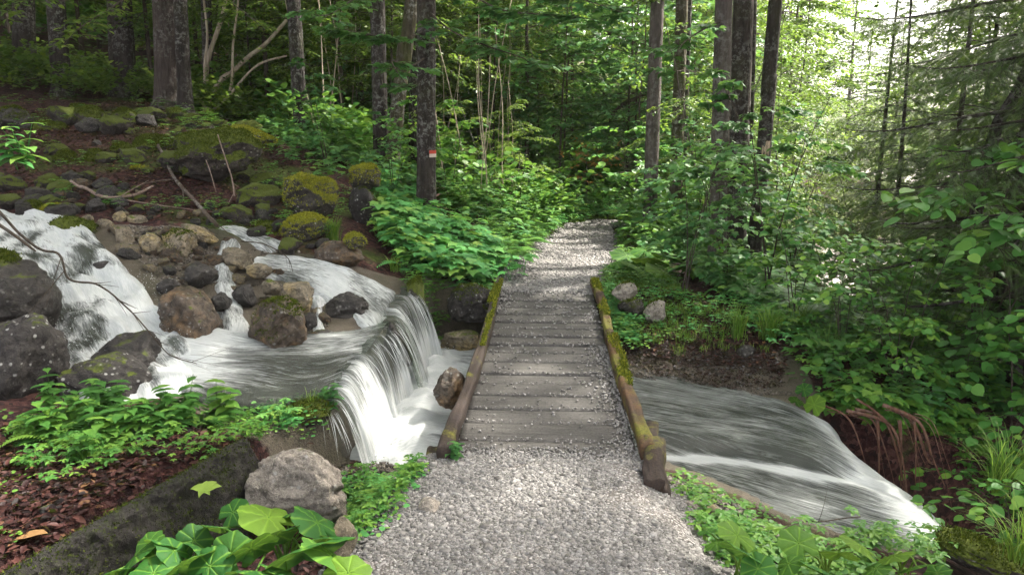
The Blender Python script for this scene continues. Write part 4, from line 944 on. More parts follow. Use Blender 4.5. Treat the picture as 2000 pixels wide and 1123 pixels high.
scatter_stones([(110, 225), (420, 230), (560, 330), (520, 400), (300, 380), (60, 340)], 44, .08, .30, [3, 3, 3, 4], "moss covered stones on the leafy slope", "mossy stones on the leafy slope")
scatter_stones([(440, 400), (640, 420), (640, 520), (480, 480)], 16, .05, .2, [3, 3, 4, 0], "mossy stones along the trickle", "mossy stones along the trickle")
scatter_stones([(650, 905), (870, 900), (850, 950), (660, 945)], 26, .02, .07, [1, 2, 7, 4], "small brown stones along the near shore of the foaming pool", "stones on the near pool shore")
scatter_stones([(860, 640), (950, 640), (930, 690), (850, 690)], 12, .02, .06, [1, 2, 6], "small tan stones in the shallows at the far side of the pool", "stones in the far pool shallows")
# mossy concrete retaining wall
A = Wz(0, 1140, .07); B = Wz(492, 872, .03); A = A + (A - B) * .25
dirv = (B - A); Lw = float(np.linalg.norm(dirv[:2])); ang = atan2(dirv[1], dirv[0])
n1_, n2_ = 320, 60
t = np.linspace(0, 1, n1_); prof = np.array([[-.06, -.25], [-.05, -.03], [-.02, .004], [.0, .006], [.02, .0], [.035, -.03], [.045, -.08], [.06, -.15], [.085, -.24], [.11, -.34], [.14, -.46], [.17, -.6]])
prof = smooth_path(np.c_[prof, np.zeros(len(prof))], n2_)[:, :2]
V = np.zeros((n1_, n2_, 3)); V[..., 0] = (t * Lw)[:, None]; V[..., 1] = -prof[None, :, 0]; V[..., 2] = prof[None, :, 1]
nn = fbm(V * np.array([4, 4, 4]), 5, 51, .62); n22 = fbm(V * 16, 4, 52, .65)
V[..., 1] -= nn * .08 + n22 * .022; V[..., 2] += nn * .035 + n22 * .016
i = np.arange(n1_ - 1)[:, None] * n2_; j = np.arange(n2_ - 1)[None, :]
F = np.stack([i + j, i + n2_ + j, i + n2_ + j + 1, i + j + 1], -1).reshape(-1, 4)
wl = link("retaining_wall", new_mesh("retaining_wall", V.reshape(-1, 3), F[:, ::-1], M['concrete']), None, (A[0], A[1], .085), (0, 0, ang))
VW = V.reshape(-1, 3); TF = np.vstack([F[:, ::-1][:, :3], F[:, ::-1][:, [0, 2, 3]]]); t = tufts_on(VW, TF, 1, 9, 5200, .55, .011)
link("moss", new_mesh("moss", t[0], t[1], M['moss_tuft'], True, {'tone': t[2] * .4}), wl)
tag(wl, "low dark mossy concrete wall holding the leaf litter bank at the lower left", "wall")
# ------------------------------------------------------------------ leaves
def mirror(pts):
    L = [(-x, y, z) for x, y, z in pts[::-1]]
    return L
TPL = {}
TPL['simple'] = (np.array([(0, 0, 0), (.25, .3, .06), (.19, .7, .05), (0, 1, -.06), (-.19, .7, .05), (-.25, .3, .06)], float), [np.array([[0, 1, 2, 3], [0, 3, 4, 5]])])
def fan(outline, c=(0, .42, 0)):
    V = np.array([c] + list(outline), float); k = len(outline); i = np.arange(k)
    return V, [np.stack([i * 0, i + 1, (i + 1) % k + 1], -1)]
_mr = [(0, 0, 0), (.22, .02, .02), (.48, .10, .0), (.33, .30, .05), (.56, .55, .0), (.27, .56, .05), (.17, .78, .03)]
TPL['maple'] = fan(_mr + [(0, 1, -.08)] + mirror(_mr[1:]))
_rr = [(0, 0, 0), (.22, -.02, .03), (.42, .18, .05), (.45, .46, .04), (.30, .76, .03)]
TPL['round'] = fan(_rr + [(0, .98, -.06)] + mirror(_rr[1:]))
_nr = [(0, 0, 0), (.22, -.04, .03), (.37, .15, .05), (.33, .42, .04), (.17, .72, .02)]
TPL['nettle'] = fan(_nr + [(0, 1, -.14)] + mirror(_nr[1:]))
TPL['needle'] = (np.array([(-.10, 0, 0), (.10, 0, 0), (0, 1, 0)], float), [np.array([[0, 1, 2]])])
_cv, _cf = [], []
for _k in range(11):
    _y = _k / 11
    for _s in (-1, 1):
        _nq = len(_cv); _wq = .20 * (1 - .45 * _y); _cv += [(0, _y, 0), (0, _y + .05, 0), (_s * _wq, _y + .17, -.03)]; _cf.append([_nq, _nq + 1, _nq + 2])
TPL['comb'] = (np.array(_cv, float), [np.array(_cf)])
_lf = [(0, 0, 0), (.10, .12, .01), (.12, .4, .015), (.07, .75, 0)]
TPL['leaflet'] = (np.array(_lf + [(0, 1, -.03)] + mirror(_lf[1:]), float), [np.array([[0, 1, 2, 3], [0, 3, 4, 4]])[:0], np.array([[0, 1, 7], [1, 2, 7], [2, 6, 7], [2, 3, 6], [3, 5, 6], [3, 4, 5]])])
def leaves_mesh(tpl, O, D, N, S, tone):
    """O,D,N (n,3); S (n,); one leaf per row"""
    tv, tf = TPL[tpl]; D = D / (np.linalg.norm(D, axis=1)[:, None] + 1e-9)
    W = np.cross(D, N); W /= np.linalg.norm(W, axis=1)[:, None] + 1e-9; N = np.cross(W, D)
    V = O[:, None] + S[:, None, None] * (tv[None, :, 0:1] * W[:, None] + tv[None, :, 1:2] * D[:, None] + tv[None, :, 2:3] * N[:, None])
    k = len(tv); n = len(O)
    Fs = [(f[None] + (np.arange(n) * k)[:, None, None]).reshape(-1, f.shape[1]) for f in tf if len(f)]
    return V.reshape(-1, 3), Fs, np.repeat(tone, k)
class Leaves:
    def __init__(s): s.O = []; s.D = []; s.N = []; s.S = []; s.T = []
    def add(s, O, D, N, S, T):
        O = np.atleast_2d(O); n = len(O); s.O.append(O); s.D.append(np.broadcast_to(D, (n, 3))); s.N.append(np.broadcast_to(N, (n, 3)))
        s.S.append(np.zeros(n) + S); s.T.append(np.zeros(n) + T)
    def get(s): return [np.concatenate(a) for a in (s.O, s.D, s.N, s.S, s.T)]
    def mesh(s, name, tpl, mat):
        V, F, A = leaves_mesh(tpl, *s.get()); return new_mesh(name, V, F, mat, False, {'tone': np.clip(A, 0, 1)})

def twig_leaves(L, r, path, size, n, droop=.25, flat=.3, tone=.5, petiole=.25):
    """alternate leaves along a twig, held in a roughly level spray"""
    k = len(path); t = r.uniform(.1, 1, n); i = np.clip((t * (k - 1)).astype(int), 0, k - 2); f = t * (k - 1) - i
    P = path[i] * (1 - f)[:, None] + path[i + 1] * f[:, None]; T = path[i + 1] - path[i]; T /= np.linalg.norm(T, axis=1)[:, None] + 1e-9
    side = np.cross(T, [0, 0, 1.]); side /= np.linalg.norm(side, axis=1)[:, None] + 1e-9
    s = np.where(np.arange(n) % 2 == 0, 1, -1)[:, None]
    D = T * r.uniform(.2, .9, (n, 1)) + side * s * r.uniform(.5, 1, (n, 1)) + [0, 0, 1] * r.uniform(-droop * 1.6, droop * .4, (n, 1))
    N = np.array([0, 0, 1.]) + r.normal(0, flat, (n, 3))
    S = size * r.uniform(.6, 1.15, n)
    L.add(P + D * petiole * size, D, N, S, np.clip(tone + r.normal(0, .2, n), 0, 1))

def gen_tree(seed, height, r0, cb, spread, nb, ntw, nlf, lsize, lean=.3, up=.35, seg=7, stems=1, tlen=.5, profile='oval', droop=.25, branch_wood=True, flat=.3):
    r = np.random.RandomState(seed); wood = Acc(); L = Leaves()
    for sidx in range(stems):
        hh = height * r.uniform(.7, 1.0) if sidx else height; az0 = r.uniform(0, 6.3); sp = r.uniform(.1, .35) * height * (1 if stems > 1 else 0)
        base = np.array([r.normal(0, .04 * (stems > 1)), r.normal(0, .04 * (stems > 1)), -.08])
        n = 14; t = np.linspace(0, 1, n)[:, None]
        wob = np.cumsum(r.normal(0, .03 * lean * hh, (n, 2)), 0) * .4
        path = base + np.hstack([cos(az0) * sp * t ** 1.3 + wob[:, :1] * t, sin(az0) * sp * t ** 1.3 + wob[:, 1:] * t, hh * t])
        rr = r0 * (1 - .85 * t[:, 0]) / (1 + .35 * (stems > 1)) + r0 * .5 * np.exp(-t[:, 0] * 26) + .002
        V, F = tube(path, rr, seg, True, .15, seed); wood.add(V, F, .5)
        nbs = max(3, nb // stems)
        for b in range(nbs):
            q = cb + (1 - cb) * (b + r.uniform(0, 1)) / nbs; q = min(q, .99)
            i = int(q * (n - 1)); P0 = path[i] + (path[min(i + 1, n - 1)] - path[i]) * (q * (n - 1) - i)
            if profile == 'oval': pl = sin(pi * min(1, max(.08, (q - cb) / (1 - cb) * .86 + .12)))
            elif profile == 'cone': pl = (1 - q) * 1.0 + .12
            else: pl = .75 + .25 * r.uniform()
            ln = spread * pl * r.uniform(.65, 1.15); az = b * 2.4 + r.normal(0, .4)
            u = up * r.uniform(.4, 1.4) + (.25 if q > .8 else 0)
            m = 8; tt = np.linspace(0, 1, m)[:, None]
            d = np.array([cos(az), sin(az), 0])
            bp = P0 + d * ln * tt + np.array([0, 0, 1]) * (u * ln * tt - .38 * ln * tt ** 2 * (1 + u)) + np.cumsum(r.normal(0, .022 * ln, (m, 3)), 0) * tt
            if branch_wood: V, F = tube(bp, np.maximum(rr[i] * .42 * (1 - .9 * tt[:, 0]), .0022), 4, False); wood.add(V, F, .5)
            for k in range(ntw):
                a = (k + r.uniform(0, 1)) / ntw * .85 + .15; j = min(int(a * (m - 1)), m - 2); B0 = bp[j] + (bp[j + 1] - bp[j]) * (a * (m - 1) - j)
                s = 1 if k % 2 else -1; az2 = az + s * r.uniform(.4, 1.2); tl = tlen * (1.15 - .6 * a) * r.uniform(.6, 1.2) * (ln / spread + .35)
                tp = B0 + np.array([cos(az2), sin(az2), 0]) * tl * np.linspace(0, 1, 4)[:, None] + np.array([0, 0, 1]) * (r.normal(.0, .08) * tl * np.linspace(0, 1, 4) - droop * tl * np.linspace(0, 1, 4) ** 2)[:, None]
                if branch_wood and k % 2 == 0: V, F = tube(tp, np.array([.004, .003, .002, .001]), 3, False); wood.add(V, F, .5)
                twig_leaves(L, r, tp, lsize, nlf, droop, flat, .5 + r.normal(0, .12))
            twig_leaves(L, r, bp[m // 2:], lsize, nlf, droop, flat, .5)
    return wood, L
def make_tree(name, gt, bark, leafm, tpl='simple', crown='crown', trunkn='trunk'):
    wood, L = gt; e = empty(name); link(trunkn, wood.mesh(trunkn, M[bark]), e); link(crown, L.mesh(crown, tpl, M[leafm]), e); return e

def gen_spruce(seed, height, r0, cb, spread, nb, needles=26, nl=.02, tw_step=.1, dens=1.0, droop=.45):
    r = np.random.RandomState(seed); wood = Acc(); L = Leaves()
    n = 16; t = np.linspace(0, 1, n)[:, None]; path = np.hstack([.02 * height * np.sin(t * 3 + seed), 0 * t, height * t - .1])
    rr = r0 * (1 - .9 * t[:, 0]) + r0 * .5 * np.exp(-t[:, 0] * 26); V, F = tube(path, rr, 10, True, .15, seed); wood.add(V, F, .5)
    for b in range(nb):
        q = cb + (1 - cb) * (b + r.uniform()) / nb; i = min(int(q * (n - 1)), n - 2); P0 = path[i] + (path[i + 1] - path[i]) * (q * (n - 1) - i)
        ln = spread * ((1 - q) * .9 + .12) * r.uniform(.75, 1.15); az = b * 2.399 + r.normal(0, .25)
        m = 10; tt = np.linspace(0, 1, m); d = np.array([cos(az), sin(az), 0]); side = np.array([-sin(az), cos(az), 0])
        bp = P0 + d * (ln * tt)[:, None] + np.array([0, 0, 1]) * (ln * (.12 * tt - droop * tt ** 1.5 + droop * .55 * tt ** 3.2))[:, None] + side * (.06 * ln * np.sin(tt * 3 + b))[:, None]
        V, F = tube(bp, np.maximum(rr[i] * .28 * (1 - .92 * tt), .002), 4, False); wood.add(V, F, .5)
        nt_ = int(ln / tw_step * dens)
        for k in range(nt_ * 2):
            a = .12 + .88 * (k // 2 + r.uniform()) / nt_; a = min(a, .995); j = min(int(a * (m - 1)), m - 2); B0 = bp[j] + (bp[j + 1] - bp[j]) * (a * (m - 1) - j)
            s = 1 if k % 2 else -1; tl = (.34 * ln * (1 - a) ** .7 + .10) * r.uniform(.5, 1.1)
            mm = 5; u = np.linspace(0, 1, mm); dd = d * r.uniform(.45, .8) + side * s * r.uniform(.6, .9)
            tp = B0 + dd * (tl * u)[:, None] + np.array([0, 0, 1]) * (-tl * (.25 * u + .55 * u ** 2) * r.uniform(.6, 1.4))[:, None]
            if k % 2: V, F = tube(tp, np.linspace(.003, .001, mm), 3, False); wood.add(V, F, .5)
            nn = max(3, int(tl / (nl * needles))); f = r.uniform(0, 1, nn); jj = np.clip((f * (mm - 1)).astype(int), 0, mm - 2); P = tp[jj] + (tp[jj + 1] - tp[jj]) * (f * (mm - 1) - jj)[:, None]
            T = tp[jj + 1] - tp[jj]; T /= np.linalg.norm(T, axis=1)[:, None]; sd = np.cross(T, [0, 0, 1.]); rd = r.normal(0, .35, (nn, 3))
            L.add(P, T * r.uniform(.5, 1, (nn, 1)) + sd * np.where(np.arange(nn) % 2, .6, -.6)[:, None] + rd * .5, np.array([0, 0, 1.]) + r.normal(0, .4, (nn, 3)), nl * r.uniform(.6, 1.2, nn), np.clip(r.normal(.45, .15) + .3 * (a > .8) + r.normal(0, .1, nn), 0, 1))
    return wood, L

def blades(r, n, h, spread, width, base_r=.03, seg=5):
    """arching grass blades from a common root: V,F,tone"""
    az = r.uniform(0, 2 * pi, n); hh = h * r.uniform(.55, 1.1, n); sp = spread * r.uniform(.25, 1.1, n); b = r.normal(0, base_r, (n, 2)); t = np.linspace(0, 1, seg + 1)
    c = np.stack([b[:, :1] + np.cos(az)[:, None] * sp[:, None] * t ** 1.5, b[:, 1:] + np.sin(az)[:, None] * sp[:, None] * t ** 1.5, hh[:, None] * (1.35 * t - .62 * t ** 2.6)], -1)
    sd = np.stack([-np.sin(az), np.cos(az), 0 * az], -1)[:, None] * (width * (1 - t ** 2 * .95))[None, :, None] * .5
    V = np.stack([c - sd, c + sd], 2).reshape(n, -1, 3); k = (seg + 1) * 2
    q = np.arange(seg) * 2; f = np.stack([q, q + 1, q + 3, q + 2], -1); F = (f[None] + (np.arange(n) * k)[:, None, None]).reshape(-1, 4)
    return V.reshape(-1, 3), F, np.repeat(r.uniform(.2, 1, n), k)

def proto(kind, seed):
    """a small herb as leaf records"""
    r = np.random.RandomState(seed); L = Leaves()
    if kind == 'trifol':
        for s in range(r.randint(4, 8)):
            az = r.uniform(0, 6.3); h = r.uniform(.06, .16); o = np.array([cos(az), sin(az), 0]) * r.uniform(.01, .09) + [0, 0, h]
            nl = r.choice([3, 3, 5]); a = az + np.arange(nl) * 2 * pi / nl; D = np.stack([np.cos(a), np.sin(a), a * 0 - .15], -1)
            L.add(np.tile(o, (nl, 1)), D, np.array([0, 0, 1.]) + r.normal(0, .15, 3), r.uniform(.03, .055), r.uniform(.3, .8))
    if kind == 'lobed':
        for s in range(r.randint(4, 8)):
            az = r.uniform(0, 6.3); h = r.uniform(.08, .22); D = np.array([cos(az), sin(az), -.25]); L.add(np.array([cos(az), sin(az), 0]) * r.uniform(.01, .08) + [0, 0, h], D, np.array([0, 0, 1.]) + r.normal(0, .2, 3), r.uniform(.06, .11), r.uniform(.2, .9))
    if kind == 'nettle':
        for s in range(r.randint(2, 4)):
            az = r.uniform(0, 6.3); h = r.uniform(.13, .27); ln = r.uniform(0, .14); top = np.array([cos(az) * ln, sin(az) * ln, h]); k = 5
            for q_ in range(k):
                f = .3 + .7 * q_ / (k - 1)
                for s_ in (0, pi):
                    a = q_ * pi / 2 + s_ + az; L.add(top * f, np.array([cos(a), sin(a), -.35 + .3 * f]), np.array([cos(a) * .3, sin(a) * .3, 1.]), .105 * (1.1 - .5 * f) * r.uniform(.75, 1.2), r.uniform(.2, .8))
    if kind == 'fern':
        for s in range(r.randint(5, 8)):
            az = s * 2 * pi / 6 + r.uniform(-.4, .4); ln = r.uniform(.2, .38); k = 16; t = np.linspace(.15, 1, k); el = r.uniform(.5, 1.0)
            c = np.stack([np.cos(az) * ln * t, np.sin(az) * ln * t, ln * (el * t * 1.2 - el * t ** 2 * 1.05)], -1); T = np.gradient(c, axis=0); sd = np.array([-sin(az), cos(az), 0])
            for s_ in (1, -1): L.add(c, sd * s_ + T / np.linalg.norm(T, axis=1)[:, None] * .35, np.array([0, 0, 1.]) - T * .0, ln * .26 * np.sin(pi * (t * .8 + .15)) + .01, r.uniform(.3, .7))
    if kind == 'creep':
        n = 16; az = r.uniform(0, 6.3, n); rr = r.uniform(0, .12, n); L.add(np.stack([np.cos(az) * rr, np.sin(az) * rr, r.uniform(.01, .05, n)], -1), np.stack([np.cos(az + 1), np.sin(az + 1), az * 0 + .1], -1), np.array([0, 0, 1.]) + r.normal(0, .25, (n, 3)), r.uniform(.018, .034, n), r.uniform(.3, .9, n))
    if kind == 'shrub':
        for s in range(7):
            az = r.uniform(0, 6.3); h = r.uniform(.3, .6); tp = np.array([cos(az), sin(az), 0]) * (np.linspace(.02, .35, 5) * r.uniform(.6, 1))[:, None] + [0, 0, 1] * (h * np.linspace(.3, 1, 5) ** .7)[:, None]
            twig_leaves(L, r, tp, .075, 9, .3, .3, .5)
    return L.get()
def rec_place(recs, P, S, r, tonej=.15):
    """place herb records at points P"""
    Os, Ds, Ns, Ss, Ts = [], [], [], [], []
    idx = r.randint(0, len(recs), len(P)); az = r.uniform(0, 6.3, len(P)); tj = r.normal(0, tonej, len(P))
    for k, (O, D, N, S0, T) in enumerate(recs):
        m = np.nonzero(idx == k)[0]
        if not len(m): continue
        c, s = np.cos(az[m]), np.sin(az[m]); R = np.zeros((len(m), 3, 3)); R[:, 0, 0] = c; R[:, 0, 1] = -s; R[:, 1, 0] = s; R[:, 1, 1] = c; R[:, 2, 2] = 1
        Os.append((np.einsum('nij,kj->nki', R, O) * S[m][:, None, None] + P[m][:, None]).reshape(-1, 3)); Ds.append(np.einsum('nij,kj->nki', R, D).reshape(-1, 3)); Ns.append(np.einsum('nij,kj->nki', R, N + 0 * O).reshape(-1, 3))
        Ss.append((S0[None] * S[m][:, None]).ravel()); Ts.append((T[None] + tj[m][:, None]).ravel())
    return [np.concatenate(a) for a in (Os, Ds, Ns, Ss, Ts)]
def zone(poly_px, n, r, far=None):
    P = np.array([hit(*p)[:2] for p in poly_px]); lo, hi = P.min(0), P.max(0); out = []
    c = 0
    while c < n:
        x = r.uniform(lo[0], hi[0], n * 2); y = r.uniform(lo[1], hi[1], n * 2); k = poly_sd(x, y, P) < 0; k &= path_mask(x, y) < .3
        if not k.any(): c += 1; continue
        out.append(np.stack([x[k], y[k]], -1)); c += k.sum()
    Q = np.concatenate(out)[:n]; return np.c_[Q, H(Q[:, 0], Q[:, 1])]
rz_ = np.random.RandomState(77)
PR = {k: [proto(k, 10 * i + s) for s in range(5)] for i, k in enumerate(['trifol', 'lobed', 'nettle', 'fern', 'creep', 'shrub'])}
TP_OF = {'trifol': 'simple', 'lobed': 'maple', 'nettle': 'nettle', 'fern': 'leaflet', 'creep': 'round', 'shrub': 'round'}
cover = {}
def cover_add(kind, mat, P, smin=.8, smax=1.3):
    S = rz_.uniform(smin, smax, len(P)); rec = rec_place(PR[kind], P, S, rz_)
    cover.setdefault(mat, Acc()); V, F, A = leaves_mesh(TP_OF[kind], *rec); cover[mat].add(V, F, np.clip(A, 0, 1))
def Z(kind, mat, poly, n, a=.8, b=1.3): cover_add(kind, mat, zone(poly, n, rz_), a, b)
# bright green bank by the far left end of the bridge
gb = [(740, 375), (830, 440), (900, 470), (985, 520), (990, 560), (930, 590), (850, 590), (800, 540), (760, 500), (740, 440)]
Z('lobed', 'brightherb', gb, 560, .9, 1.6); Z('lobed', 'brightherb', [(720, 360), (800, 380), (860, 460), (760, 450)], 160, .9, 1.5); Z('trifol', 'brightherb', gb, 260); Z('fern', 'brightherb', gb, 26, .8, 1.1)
Z('trifol', 'herb', [(800, 560), (870, 540), (880, 640), (830, 690), (805, 640)], 120, .8, 1.2)
# left slope
Z('lobed', 'maple', [(500, 260), (700, 270), (730, 360), (680, 400), (560, 330)], 220, .9, 1.5); Z('trifol', 'herb', [(300, 210), (520, 250), (560, 330), (400, 300)], 150, .8, 1.3)
Z('trifol', 'herb', [(470, 240), (730, 250), (735, 340), (600, 320)], 300, 1, 1.6); Z('trifol', 'herb', [(520, 340), (720, 380), (640, 480), (540, 460)], 90)
Z('nettle', 'maple', [(480, 225), (720, 240), (735, 330), (600, 300)], 120, 1, 1.5)
Z('trifol', 'herb', [(0, 180), (400, 180), (440, 330), (300, 440), (60, 420)], 120, .7, 1.2)
# slope left of the path and its verge
sl_ = [(860, 430), (1050, 400), (1090, 440), (1000, 520), (960, 490)]
Z('trifol', 'herb', sl_, 260, .8, 1.4); Z('lobed', 'maple', sl_, 150, .8, 1.3); Z('fern', 'herb', [(940, 440), (1060, 440), (1000, 520)], 30, 1, 1.5)
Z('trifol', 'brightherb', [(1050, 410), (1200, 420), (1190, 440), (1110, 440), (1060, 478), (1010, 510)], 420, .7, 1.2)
# right bank: green mass beside the path, then down to the stream
Z('trifol', 'herb', [(1160, 540), (1200, 490), (1300, 520), (1340, 570), (1170, 560)], 340, .6, 1.0)
Z('lobed', 'maple', [(1200, 480), (1300, 440), (1550, 470), (1590, 590), (1700, 620), (1450, 620), (1330, 560)], 560, .9, 1.6)
Z('nettle', 'herb', [(1200, 480), (1300, 440), (1550, 470), (1590, 590), (1700, 620), (1450, 620), (1330, 560)], 260, 1, 1.6)
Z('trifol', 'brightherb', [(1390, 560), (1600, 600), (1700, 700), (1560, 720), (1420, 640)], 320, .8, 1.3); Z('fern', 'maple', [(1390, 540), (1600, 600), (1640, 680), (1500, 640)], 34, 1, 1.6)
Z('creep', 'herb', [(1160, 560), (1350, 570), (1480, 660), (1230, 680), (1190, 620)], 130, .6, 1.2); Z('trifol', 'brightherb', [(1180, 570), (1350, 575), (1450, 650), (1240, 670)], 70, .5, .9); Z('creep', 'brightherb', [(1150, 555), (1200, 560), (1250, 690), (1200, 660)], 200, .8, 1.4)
rbk = [(1535, 700), (1650, 690), (2000, 640), (2050, 860), (1760, 830), (1640, 830), (1570, 770)]
Z('lobed', 'herb', rbk, 420, .8, 1.4); Z('trifol', 'herb', rbk, 420, .9, 1.5); Z('nettle', 'maple', rbk, 150, .9, 1.4); Z('creep', 'brightherb', rbk, 260, 1, 1.7)
Z('shrub', 'herb', [(1640, 640), (2050, 600), (2050, 760), (1700, 740)], 90, .8, 1.4)
Z('trifol', 'herb', [(1860, 1050), (2050, 1030), (2050, 1123), (1880, 1123)], 90, .7, 1)
# near banks
Z('lobed', 'herb', [(1690, 835), (1900, 850), (1930, 950), (1740, 900)], 50, .8, 1.3); Z('fern', 'herb', [(1660, 810), (1850, 830), (1850, 860), (1680, 840)], 16, .7, 1.0); Z('trifol', 'herb', [(1850, 900), (2040, 880), (2040, 1060), (1900, 1030)], 120, .8, 1.2)
Z('creep', 'herb', [(1285, 920), (1400, 960), (1530, 1035), (1480, 1060), (1370, 1010), (1290, 965)], 30, .6, 1.0); Z('trifol', 'herb', [(1300, 930), (1530, 1035), (1440, 1060), (1320, 975)], 14, .4, .7)
Z('creep', 'herb', [(380, 800), (520, 800), (520, 860), (400, 860)], 40, .6, 1.0); Z('lobed', 'herb', [(1560, 780), (1680, 800), (1700, 840), (1620, 830)], 40, .8, 1.2)
Z('creep', 'herb', [(1340, 1000), (1480, 1060), (1800, 1123), (1420, 1123)], 160, .8, 1.2); Z('trifol', 'herb', [(1350, 1030), (1880, 1075), (1860, 1123), (1420, 1123)], 90, .7, 1.0)
Z('trifol', 'herb', [(650, 960), (720, 925), (850, 930), (800, 1000), (700, 1080)], 130, .5, .8); Z('creep', 'brightherb', [(650, 960), (720, 925), (850, 930), (780, 1010), (700, 1080)], 150, .7, 1.0)
Z('creep', 'brightherb', [(510, 800), (640, 775), (650, 830), (560, 870)], 70, .7, 1.1)
Z('trifol', 'herb', [(40, 850), (330, 830), (440, 850), (300, 930), (60, 1000)], 48, .6, .9); Z('creep', 'herb', [(-50, 800), (330, 800), (470, 860), (50, 1090), (-50, 1100)], 18, .6, 1.0); Z('trifol', 'herb', [(300, 940), (490, 850), (520, 870), (330, 960)], 22, .4, .7); Z('fern', 'herb', [(80, 800), (200, 810), (180, 860), (90, 850)], 6, .5, .7)
Z('trifol', 'herb', [(200, 410), (430, 400), (560, 480), (420, 460)], 30, .6, .9)
def world_zone(x0, x1, y0, y1, n):
    x = rz_.uniform(x0, x1, n); y = rz_.uniform(y0, y1, n); k = (poly_sd(x, y, PATH_POLY) > .25) & (fbm(xyz(x, y) * .7, 3, 5) > -.25) & ~((x > .37 * y) & (x < .475 * y) & (y > 8)) & ~((x < -4) & (y < 14.5)) & ~((x > 6.5) & (y > 15.5)); x, y = x[k], y[k]; return np.c_[x, y, H(x, y)]
cover_add('shrub', 'herb', world_zone(-7, 7, 11.5, 22, 900), 1.0, 1.9); cover_add('lobed', 'maple', world_zone(-6, 7, 10.5, 19, 1400), 1.2, 2.2); cover_add('nettle', 'herb', world_zone(-6, 7, 10.5, 20, 900), 1.3, 2.2)
cover_add('shrub', 'herb', world_zone(5, 12, 8, 18, 500), 1.0, 1.8); _zq = rz_.uniform(0, 1, (420, 2)) * [10, 3.5] + [-13.5, 13.2]; cover_add('shrub', 'beech', np.c_[_zq, H(_zq[:, 0], _zq[:, 1])], .7, 1.4); cover_add('shrub', 'herb', world_zone(-16, 16, 20, 32, 900), 1.6, 3.0)
cover_add('shrub', 'herb', zone([(1230, 470), (1560, 470), (1640, 600), (1400, 590), (1300, 540)], 60, rz_), .7, 1.2)
Pc = zone([(1205, 645), (1300, 655), (1500, 680), (1535, 760), (1400, 765), (1215, 712)], 4200, rz_); n = len(Pc); az = rz_.uniform(0, 6.3, n)
V, F, A = leaves_mesh('simple', Pc + [0, 0, .012] + rz_.uniform(0, .012, (n, 3)), np.stack([np.cos(az), np.sin(az), rz_.normal(0, .35, n)], -1), np.array([0, 0, 1.]) + rz_.normal(0, .5, (n, 3)), rz_.uniform(.012, .035, n), rz_.uniform(0, .55, n))
tag(link("leaf_mould", new_mesh("leaf_mould", V, F, M['dryleaf'], False, {'tone': A})), "dark crumbled leaf mould on the bank above the right hand water", "leaf mould", kind='stuff')
cover_add('creep', 'herb', zone([(1600, 780), (1760, 800), (1900, 830), (1850, 870), (1700, 850)], 150, rz_), 1, 1.8)
_vz = rz_.uniform(0, 1, (900, 2)) * [4.5, 2.6] + [-.6, 13.2]; _vz = _vz[poly_sd(_vz[:, 0], _vz[:, 1], PATH_POLY) > .1]; cover_add('trifol', 'brightherb', np.c_[_vz, H(_vz[:, 0], _vz[:, 1])], 1.0, 1.8)
for mt, nm, lb in (('beech', 'undergrowth', 'dim shrubby growth among the dark trunks upper left'), ('herb', 'undergrowth', 'low mid green leafy undergrowth on the banks and slopes'), ('brightherb', 'undergrowth', 'fresh bright green low plants by the bridge and path'), ('maple', 'undergrowth', 'bluish green lobed seedlings covering the shaded slopes')):
    tag(link(nm, cover[mt].mesh(nm, M[mt], False)), lb, 'undergrowth', kind='stuff')
# fallen leaves
P = []
for poly, n in (([(-60, 840), (300, 820), (480, 870), (40, 1123), (-120, 1123)], 5200), ([(0, 230), (500, 225), (560, 330), (640, 470), (480, 450), (200, 430), (0, 400)], 15000), ([(860, 380), (1000, 380), (1010, 480), (900, 470)], 2200),
                ([(1220, 560), (1500, 600), (1540, 740), (1240, 700)], 3600), ([(1300, 440), (1600, 440), (1650, 560), (1300, 540)], 1500), ([(0, 180), (450, 190), (500, 260), (60, 320)], 2500), ([(600, 870), (700, 900), (640, 1123), (300, 1123), (500, 960)], 900), ([(500, 230), (740, 230), (740, 380), (560, 330)], 1200)):
    P.append(zone(poly, n, rz_))
P = np.concatenate(P); n = len(P); az = rz_.uniform(0, 6.3, n)
V, F, A = leaves_mesh('simple', P + [0, 0, .012] + rz_.uniform(0, .012, (n, 3)), np.stack([np.cos(az), np.sin(az), rz_.normal(0, .25, n)], -1), np.array([0, 0, 1.]) + rz_.normal(0, .35, (n, 3)), rz_.uniform(.026, .058, n), rz_.uniform(0, 1, n) ** 1.25)
tag(link("fallen_leaves", new_mesh("fallen_leaves", V, F, M['dryleaf'], False, {'tone': A})), "red brown beech leaves littering the forest floor", "leaf litter", kind='stuff')
# ------------------------------------------------------------------ grass
def grass_tuft(px, py, n, h, sp, label, wd=.006, mat='grass', d=None, group=None):
    p = hit(px, py) if d is None else at_y(px, py, d); r = np.random.RandomState(int(px * 7 + py)); V, F, A = blades(r, n, h, sp, wd)
    o = link("grass_tuft", new_mesh("grass_tuft", V, F, M[mat], True, {'tone': A}), None, p - [0, 0, .01]); return tag(o, label, "grass tuft", group)
grass_tuft(650, 470, 150, .32, .25, "dark grass tuft spilling between the two yellow moss caps")
grass_tuft(770, 530, 60, .22, .28, "thin arching grass over the ledge above the waterfall")
grass_tuft(745, 470, 60, .25, .22, "grass tuft in the bright bank near the small moss cap")
grass_tuft(1440, 660, 120, .40, .26, "long arching light green grass tuft beside the dark round stone")
grass_tuft(1500, 665, 150, .42, .30, "fullest light green grass tuft on the right bank")
grass_tuft(1560, 650, 110, .38, .30, "grass tuft at the right of the full light green one")
grass_tuft(1620, 700, 40, .5, .25, "sparse tall flowering grass stalks on the right bank", .004)
